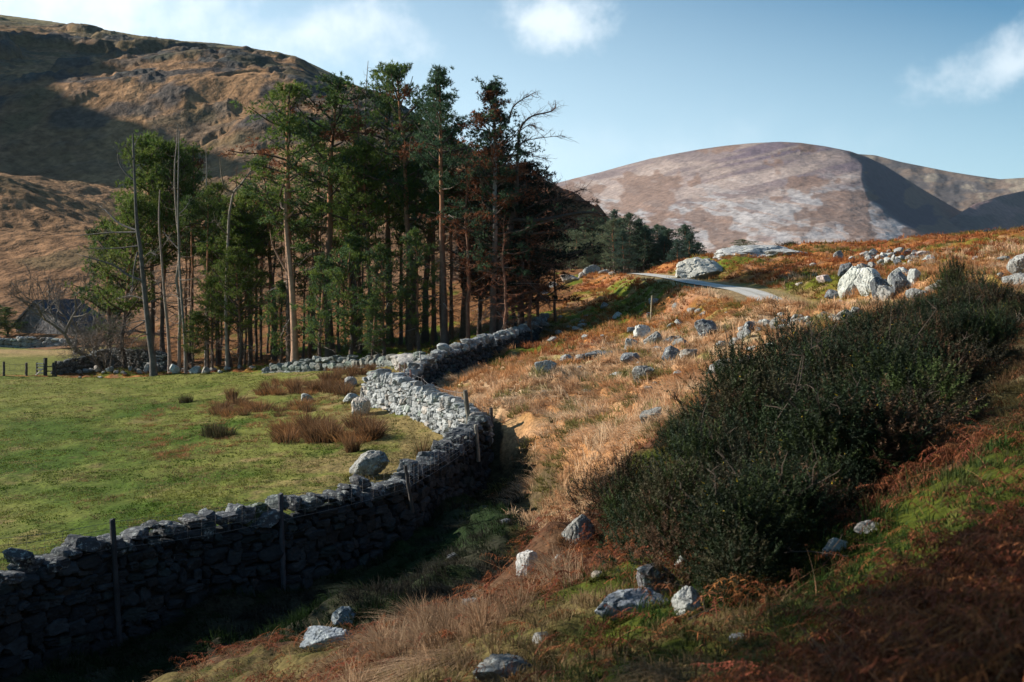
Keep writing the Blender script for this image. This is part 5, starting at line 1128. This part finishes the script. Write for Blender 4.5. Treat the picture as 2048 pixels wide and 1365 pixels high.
# 3. near ground: grass
A = Acc()
def d_near(x, y):
    Z = zones(x, y); g = near_green(x, y, Z); s = near_straw(x, y, Z); return np.clip(Z['near'] + Z['bank'] * (y < 26), 0, 1) * np.clip(g * .9 + s * .9, .3, 1)
def c_near(x, y):
    Z = zones(x, y); g = near_green(x, y, Z)[:, None]; s = near_straw(x, y, Z)[:, None]; n = fbm(x * 2, y * 2, o=2, seed=231)[:, None]
    c = mix(np.array([.16, .06, .028]), np.array([.30, .19, .11]), s); c = mix(c, mix(np.array([.035, .068, .014]), np.array([.085, .085, .028]), sst(.4, .7, n)), g * (1 - .7 * s)); return c
tuss(6600, -250, 2700, 3.8, 24, d_near, 26, .15, .0042, c_near, 2, 1.1, .12)
def d_tus(x, y):
    px = x / y * F + 1024; return np.exp(-(((px - 880) / 150) ** 2 + ((y - 13.2) / 2.6) ** 2)) * (zones(x, y)['near'] > .5)
tuss(210, 600, 1250, 9.5, 19, d_tus, 130, .34, .004, lambda x, y: mix(np.array([.40, .28, .18]), np.array([.22, .12, .065]), vn(x * 2, y * 2, seed=5)[:, None]), 5, 1.4, .2)
def d_rs(x, y):
    px = x / y * F + 1024; return sst(1760, 1880, px + (y - 14) * 10) * sst(10.5, 12.5, y)
tuss(4600, 1700, 2700, 10, 26, d_rs, 26, .17, .005, lambda x, y: mix(np.array([.16, .13, .055]), np.array([.13, .075, .04]), sst(.4, .6, fbm(x * .9, y * .9, o=2, seed=8))[:, None]), 6, 1.2, .16)
finish("grass", A, "short green and straw grass on the near bank in the foreground", "grass")
# tufts that grow round the foot of every boulder
A = Acc()
for bx, by, bw, bd in BO:
    if by > 75: continue
    n_ = int(min(420, 60 + 16000 / by * bw)); a = R.uniform(math.pi * .9, math.pi * 2.1, n_); rr = R.uniform(.82, 1.3, n_)
    x = bx + np.cos(a) * bw * rr; y = by + np.sin(a) * bd * rr; c = ground_col(x, y) * R.uniform(.7, 1.9, (n_, 1)) + np.array([.03, .02, .01])
    blades(A, np.stack([x, y, ground_z(x, y)], -1), R.uniform(.06, .2, n_) * min(1.4, .6 + bw), R.normal(size=(n_, 2)) * .6 + np.array([-.2, -.5]), .0045 * (1 + by / 25), c, R, 3)
finish("boulder_grass", A, "tufts of grass growing round the feet of the boulders", "grass")
# 4. gully grass
A = Acc()
def d_gul(x, y): 
    Z = zones(x, y); return Z['gully']
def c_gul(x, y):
    n = fbm(x * .8, y * .8, o=3, seed=241)[:, None]; px = (x / y * F + 1024)[:, None]; return mix(np.array([.018, .036, .010]), np.array([.036, .032, .025]), sst(.48, .62, n + .10 * np.exp(-((px - 900) / 200) ** 2)))  # blades darkened too, in step with the shade painted on the gully floor
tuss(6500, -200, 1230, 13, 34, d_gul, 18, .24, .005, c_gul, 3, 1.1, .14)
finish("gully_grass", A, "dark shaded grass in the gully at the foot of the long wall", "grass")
# 5. field turf
A = Acc()
def d_fld(x, y):
    Z = zones(x, y); return np.clip(Z['fld'] + Z['far'], 0, 1) * sst(.30, .62, fbm(x * .9, y * .9, o=3, seed=251))
def c_fld(x, y):
    Z = zones(x, y); n = fbm(x * .5, y * .5, o=3, seed=253)[:, None]; px = (x / y * F + 1024)[:, None]
    c = mix(C_GREEN * 1.05, C_GREEN2 * 1.15, sst(.35, .62, n + .12 * sst(45, 70, y[:, None]))); return mix(c, np.array([.27, .20, .09]), .75 * sst(.52, .66, fbm(x * 1.3, y * 1.3, o=3, seed=255)[:, None] + .12 * sst(450, 800, px) * sst(25, 34, y[:, None])))
x, y = scatter(70000, -120, 960, 19, 74, R, d_fld); z = ground_z(x, y); m = len(x); K = 3
B = np.repeat(np.stack([x, y, z], -1), K, 0) + R.normal(size=(m * K, 3)) * np.array([.05, .05, 0]); cc = np.repeat(c_fld(x, y), K, 0) * R.uniform(.75, 1.3, (m * K, 1))
blades(A, B, .055 * R.uniform(.6, 1.6, m * K), R.normal(size=(m * K, 2)) * .8, .006 * (1 + B[:, 1] / 25), cc, R, 2)
x, y = scatter(1600, 150, 960, 22, 60, R, lambda x, y: zones(x, y)['fld'] * sst(.52, .62, fbm(x * .6, y * .6, o=3, seed=257) + .10 * sst(300, 800, x / y * F + 1024))); z = ground_z(x, y); m = len(x); K = 22
a = R.uniform(0, 6.28, m * K); B = np.repeat(np.stack([x, y, z], -1), K, 0); rr = R.uniform(0, .16, m * K); B[:, 0] += np.cos(a) * rr; B[:, 1] += np.sin(a) * rr
blades(A, B, .15 * R.uniform(.4, 1.2, m * K), np.stack([np.cos(a), np.sin(a)], -1) * .8, .008, np.repeat(np.where((R.uniform(size=m) < .4)[:, None], [[.10, .09, .03]], [[.26, .18, .08]]), K, 0) * R.uniform(.7, 1.3, (m * K, 1)), R, 2)
x, y = scatter(260, 285, 760, 34, 56, R, lambda x, y: zones(x, y)['fld'] * (np.abs(HZ + 5.6 / y * F - 835 - 20 * np.sin(x)) < 45)); z = ground_z(x, y); m = len(x); K = 60
a = R.uniform(0, 6.28, m * K); B = np.repeat(np.stack([x, y, z], -1), K, 0); rr = R.uniform(0, .3, m * K); B[:, 0] += np.cos(a) * rr; B[:, 1] += np.sin(a) * rr
blades(A, B, .20 * R.uniform(.4, 1.2, m * K), np.stack([np.cos(a) - .4, np.sin(a) - .3], -1) * .9, .008, np.repeat(np.array([[.34, .17, .075]]) * R.uniform(.6, 1.25, (m, 1)), K, 0) * R.uniform(.7, 1.3, (m * K, 1)), R, 2)
finish("field_grass", A, "grazed green turf of the flat field with yellowed tufts", "grass")
# 6. bracken: collapsed rust fronds
def frond(rng, L=.6, n=13):
    P, d = curve_pts((0, 0, 0), (1, 0, .75), L, 9, rng, .45, droop=1.5); A = Acc(); c0 = np.array([.26, .10, .045])
    T = np.gradient(P, axis=0); w = np.linspace(.006, .002, len(P))
    S = np.array([0, 1.0, 0]); V = np.concatenate([P - S * w[:, None], P + S * w[:, None]]); m = len(P); Q = [(i, i + 1, m + i + 1, m + i) for i in range(m - 1)]; A.add(V, Q, None, c0 * 1.3)
    for k in range(n):
        t = .22 + .78 * k / n; i = min(int(t * 9), 8); b = P[i] + (P[i + 1] - P[i]) * (t * 9 - i); ll = .12 * (1 - t) ** .6 * rng.uniform(.4, 1.2) + .012
        for sgn in (-1, 1):
            d = np.array([.45, sgn * 1.0, -.35 + rng.normal() * .35]) + rng.normal(size=3) * .25; d /= np.linalg.norm(d); s_ = np.cross(d, rng.normal(size=3)); s_ /= np.linalg.norm(s_); mid = b + d * ll * .5 + np.array([0, 0, rng.normal() * .012]); e = b + d * ll - np.array([0, 0, .03])
            ww = .006 * rng.uniform(.5, 1.3); A.add([b - s_ * ww * .5, b + s_ * ww * .5, mid - s_ * ww, mid + s_ * ww, e], [(0, 1, 3, 2)], [(2, 3, 4)], c0 * rng.uniform(.55, 1.5))
    return np.concatenate(A.V), np.concatenate(A.Q), np.concatenate(A.T), np.concatenate(A.C)
FR = [frond(np.random.default_rng(300 + k)) for k in range(10)]
def fronds(A, x, y, z, s, yaw, pit, cmul):
    for v in range(10):
        k = np.arange(v, len(x), 10)
        if not len(k): continue
        V, Q, T, C = FR[v]; n = len(k); c_, s_ = np.cos(yaw[k])[:, None], np.sin(yaw[k])[:, None]; cp, sp = np.cos(pit[k])[:, None], np.sin(pit[k])[:, None]
        X = V[None, :, 0] * cp - V[None, :, 2] * sp; Zz = V[None, :, 0] * sp + V[None, :, 2] * cp; Y = np.broadcast_to(V[None, :, 1], X.shape)
        P = np.stack([X * c_ - Y * s_, X * s_ + Y * c_, Zz], -1) * s[k][:, None, None] + np.stack([x[k], y[k], z[k]], -1)[:, None]
        o = (np.arange(n) * len(V))[:, None, None]
        A.add(P.reshape(-1, 3), (Q[None] + o).reshape(-1, 4), (T[None] + o).reshape(-1, 3), (C[None] * cmul[k][:, None]).reshape(-1, 3))
def d_brk(x, y):
    Z = zones(x, y); return np.clip(Z['near'], 0, 1) * (1 - .85 * sst(1780, 1900, Z['px'] + (y - 14) * 10) * sst(10.5, 12.5, y)) * (1 - .9 * near_green(x, y, Z)) * (1 - .7 * near_straw(x, y, Z))
A = Acc(); x, y = scatter(36000, -250, 2700, 3.6, 25, R, d_brk); n = len(x)
rc = np.array([.80, .74, .76]) * R.uniform(.35, 1.6, (n, 1)) * np.stack([np.ones(n), R.uniform(.75, 1.15, n), R.uniform(.7, 1.1, n)], -1)
fronds(A, x, y, ground_z(x, y) + R.uniform(-.02, .14, n), R.uniform(.35, .85, n), R.uniform(0, 6.28, n), R.uniform(-.45, .5, n), rc)
x, y = scatter(11000, -250, 2700, 3.6, 25, R, d_brk); n = len(x)
a = R.uniform(0, 6.28, n)
blades(A, np.stack([x, y, ground_z(x, y) + R.uniform(0, .08, n)], -1), R.uniform(.12, .42, n), np.stack([np.cos(a), np.sin(a)], -1) * R.uniform(.4, 2.6, (n, 1)), .005, np.array([[.30, .15, .075]]) * R.uniform(.4, 1.5, (n, 1)), R, 4, .7, .9)
finish("bracken", A, "rust-red collapsed bracken fronds covering the near bank", "bracken")
A = Acc(); x, y = scatter(5200, 1060, 2080, 34, 85, R, lambda x, y: zones(x, y)['farb'] * sst(.45, .6, fbm(x * .35, y * .35, o=3, seed=261)) * (pdist(x, y, ROAD)[0] > 1.9)); n = len(x)
rc = np.array([1.5, 1.35, 1.2]) * R.uniform(.6, 1.3, (n, 1))
fronds(A, x, y, ground_z(x, y) + R.uniform(0, .12, n), R.uniform(.8, 1.5, n), R.uniform(0, 6.28, n), R.uniform(-.3, .5, n), rc)
finish("far_bracken", A, "orange-red bracken patches below and above the road", "bracken")
# 7. wood floor: moss hummocks and brown litter sprigs
A = Acc(); x, y = scatter(9000, 180, 1120, 56, 92, R, lambda x, y: zones(x, y)['wood']); z = ground_z(x, y); m = len(x); K = 5
n_ = fbm(x * .4, y * .4, o=3, seed=271)[:, None]; c = mix(np.array([.13, .15, .02]), np.array([.19, .09, .035]), sst(.42, .6, n_ + .25 * sst(72, 84, y[:, None])))
B = np.repeat(np.stack([x, y, z], -1), K, 0) + R.normal(size=(m * K, 3)) * np.array([.12, .12, 0])
blades(A, B, .16 * R.uniform(.4, 1.6, m * K), R.normal(size=(m * K, 2)) * .8, .02, np.repeat(c, K, 0) * R.uniform(.7, 1.4, (m * K, 1)), R, 2)
finish("forest_floor_grass", A, "mossy yellow-green grass and brown litter under the pines", "ground cover")

# ------------------------------------------------------------------ air
def build_haze():
    x0, x1, y0, y1, z0, z1 = -1500, 2600, -40, 3600, -420, 420
    V = [(x, y, z) for z in (z0, z1) for y in (y0, y1) for x in (x0, x1)]
    me = bpy.data.meshes.new("haze"); me.from_pydata(V, [], [(0, 2, 3, 1), (4, 5, 7, 6), (0, 1, 5, 4), (2, 6, 7, 3), (0, 4, 6, 2), (1, 3, 7, 5)]); me.update()
    m = bpy.data.materials.new("air"); m.use_nodes = True; nt = m.node_tree; nt.nodes.clear()
    o = nt.nodes.new("ShaderNodeOutputMaterial"); v = nt.nodes.new("ShaderNodeVolumePrincipled")
    v.inputs['Density'].default_value = HAZE; v.inputs['Color'].default_value = (.72, .84, 1, 1); v.inputs['Anisotropy'].default_value = .3
    nt.links.new(v.outputs[0], o.inputs['Volume']); me.materials.append(m)
    tag(obj("haze", me), kind="stuff")
HAZE = 0.00003
build_haze()
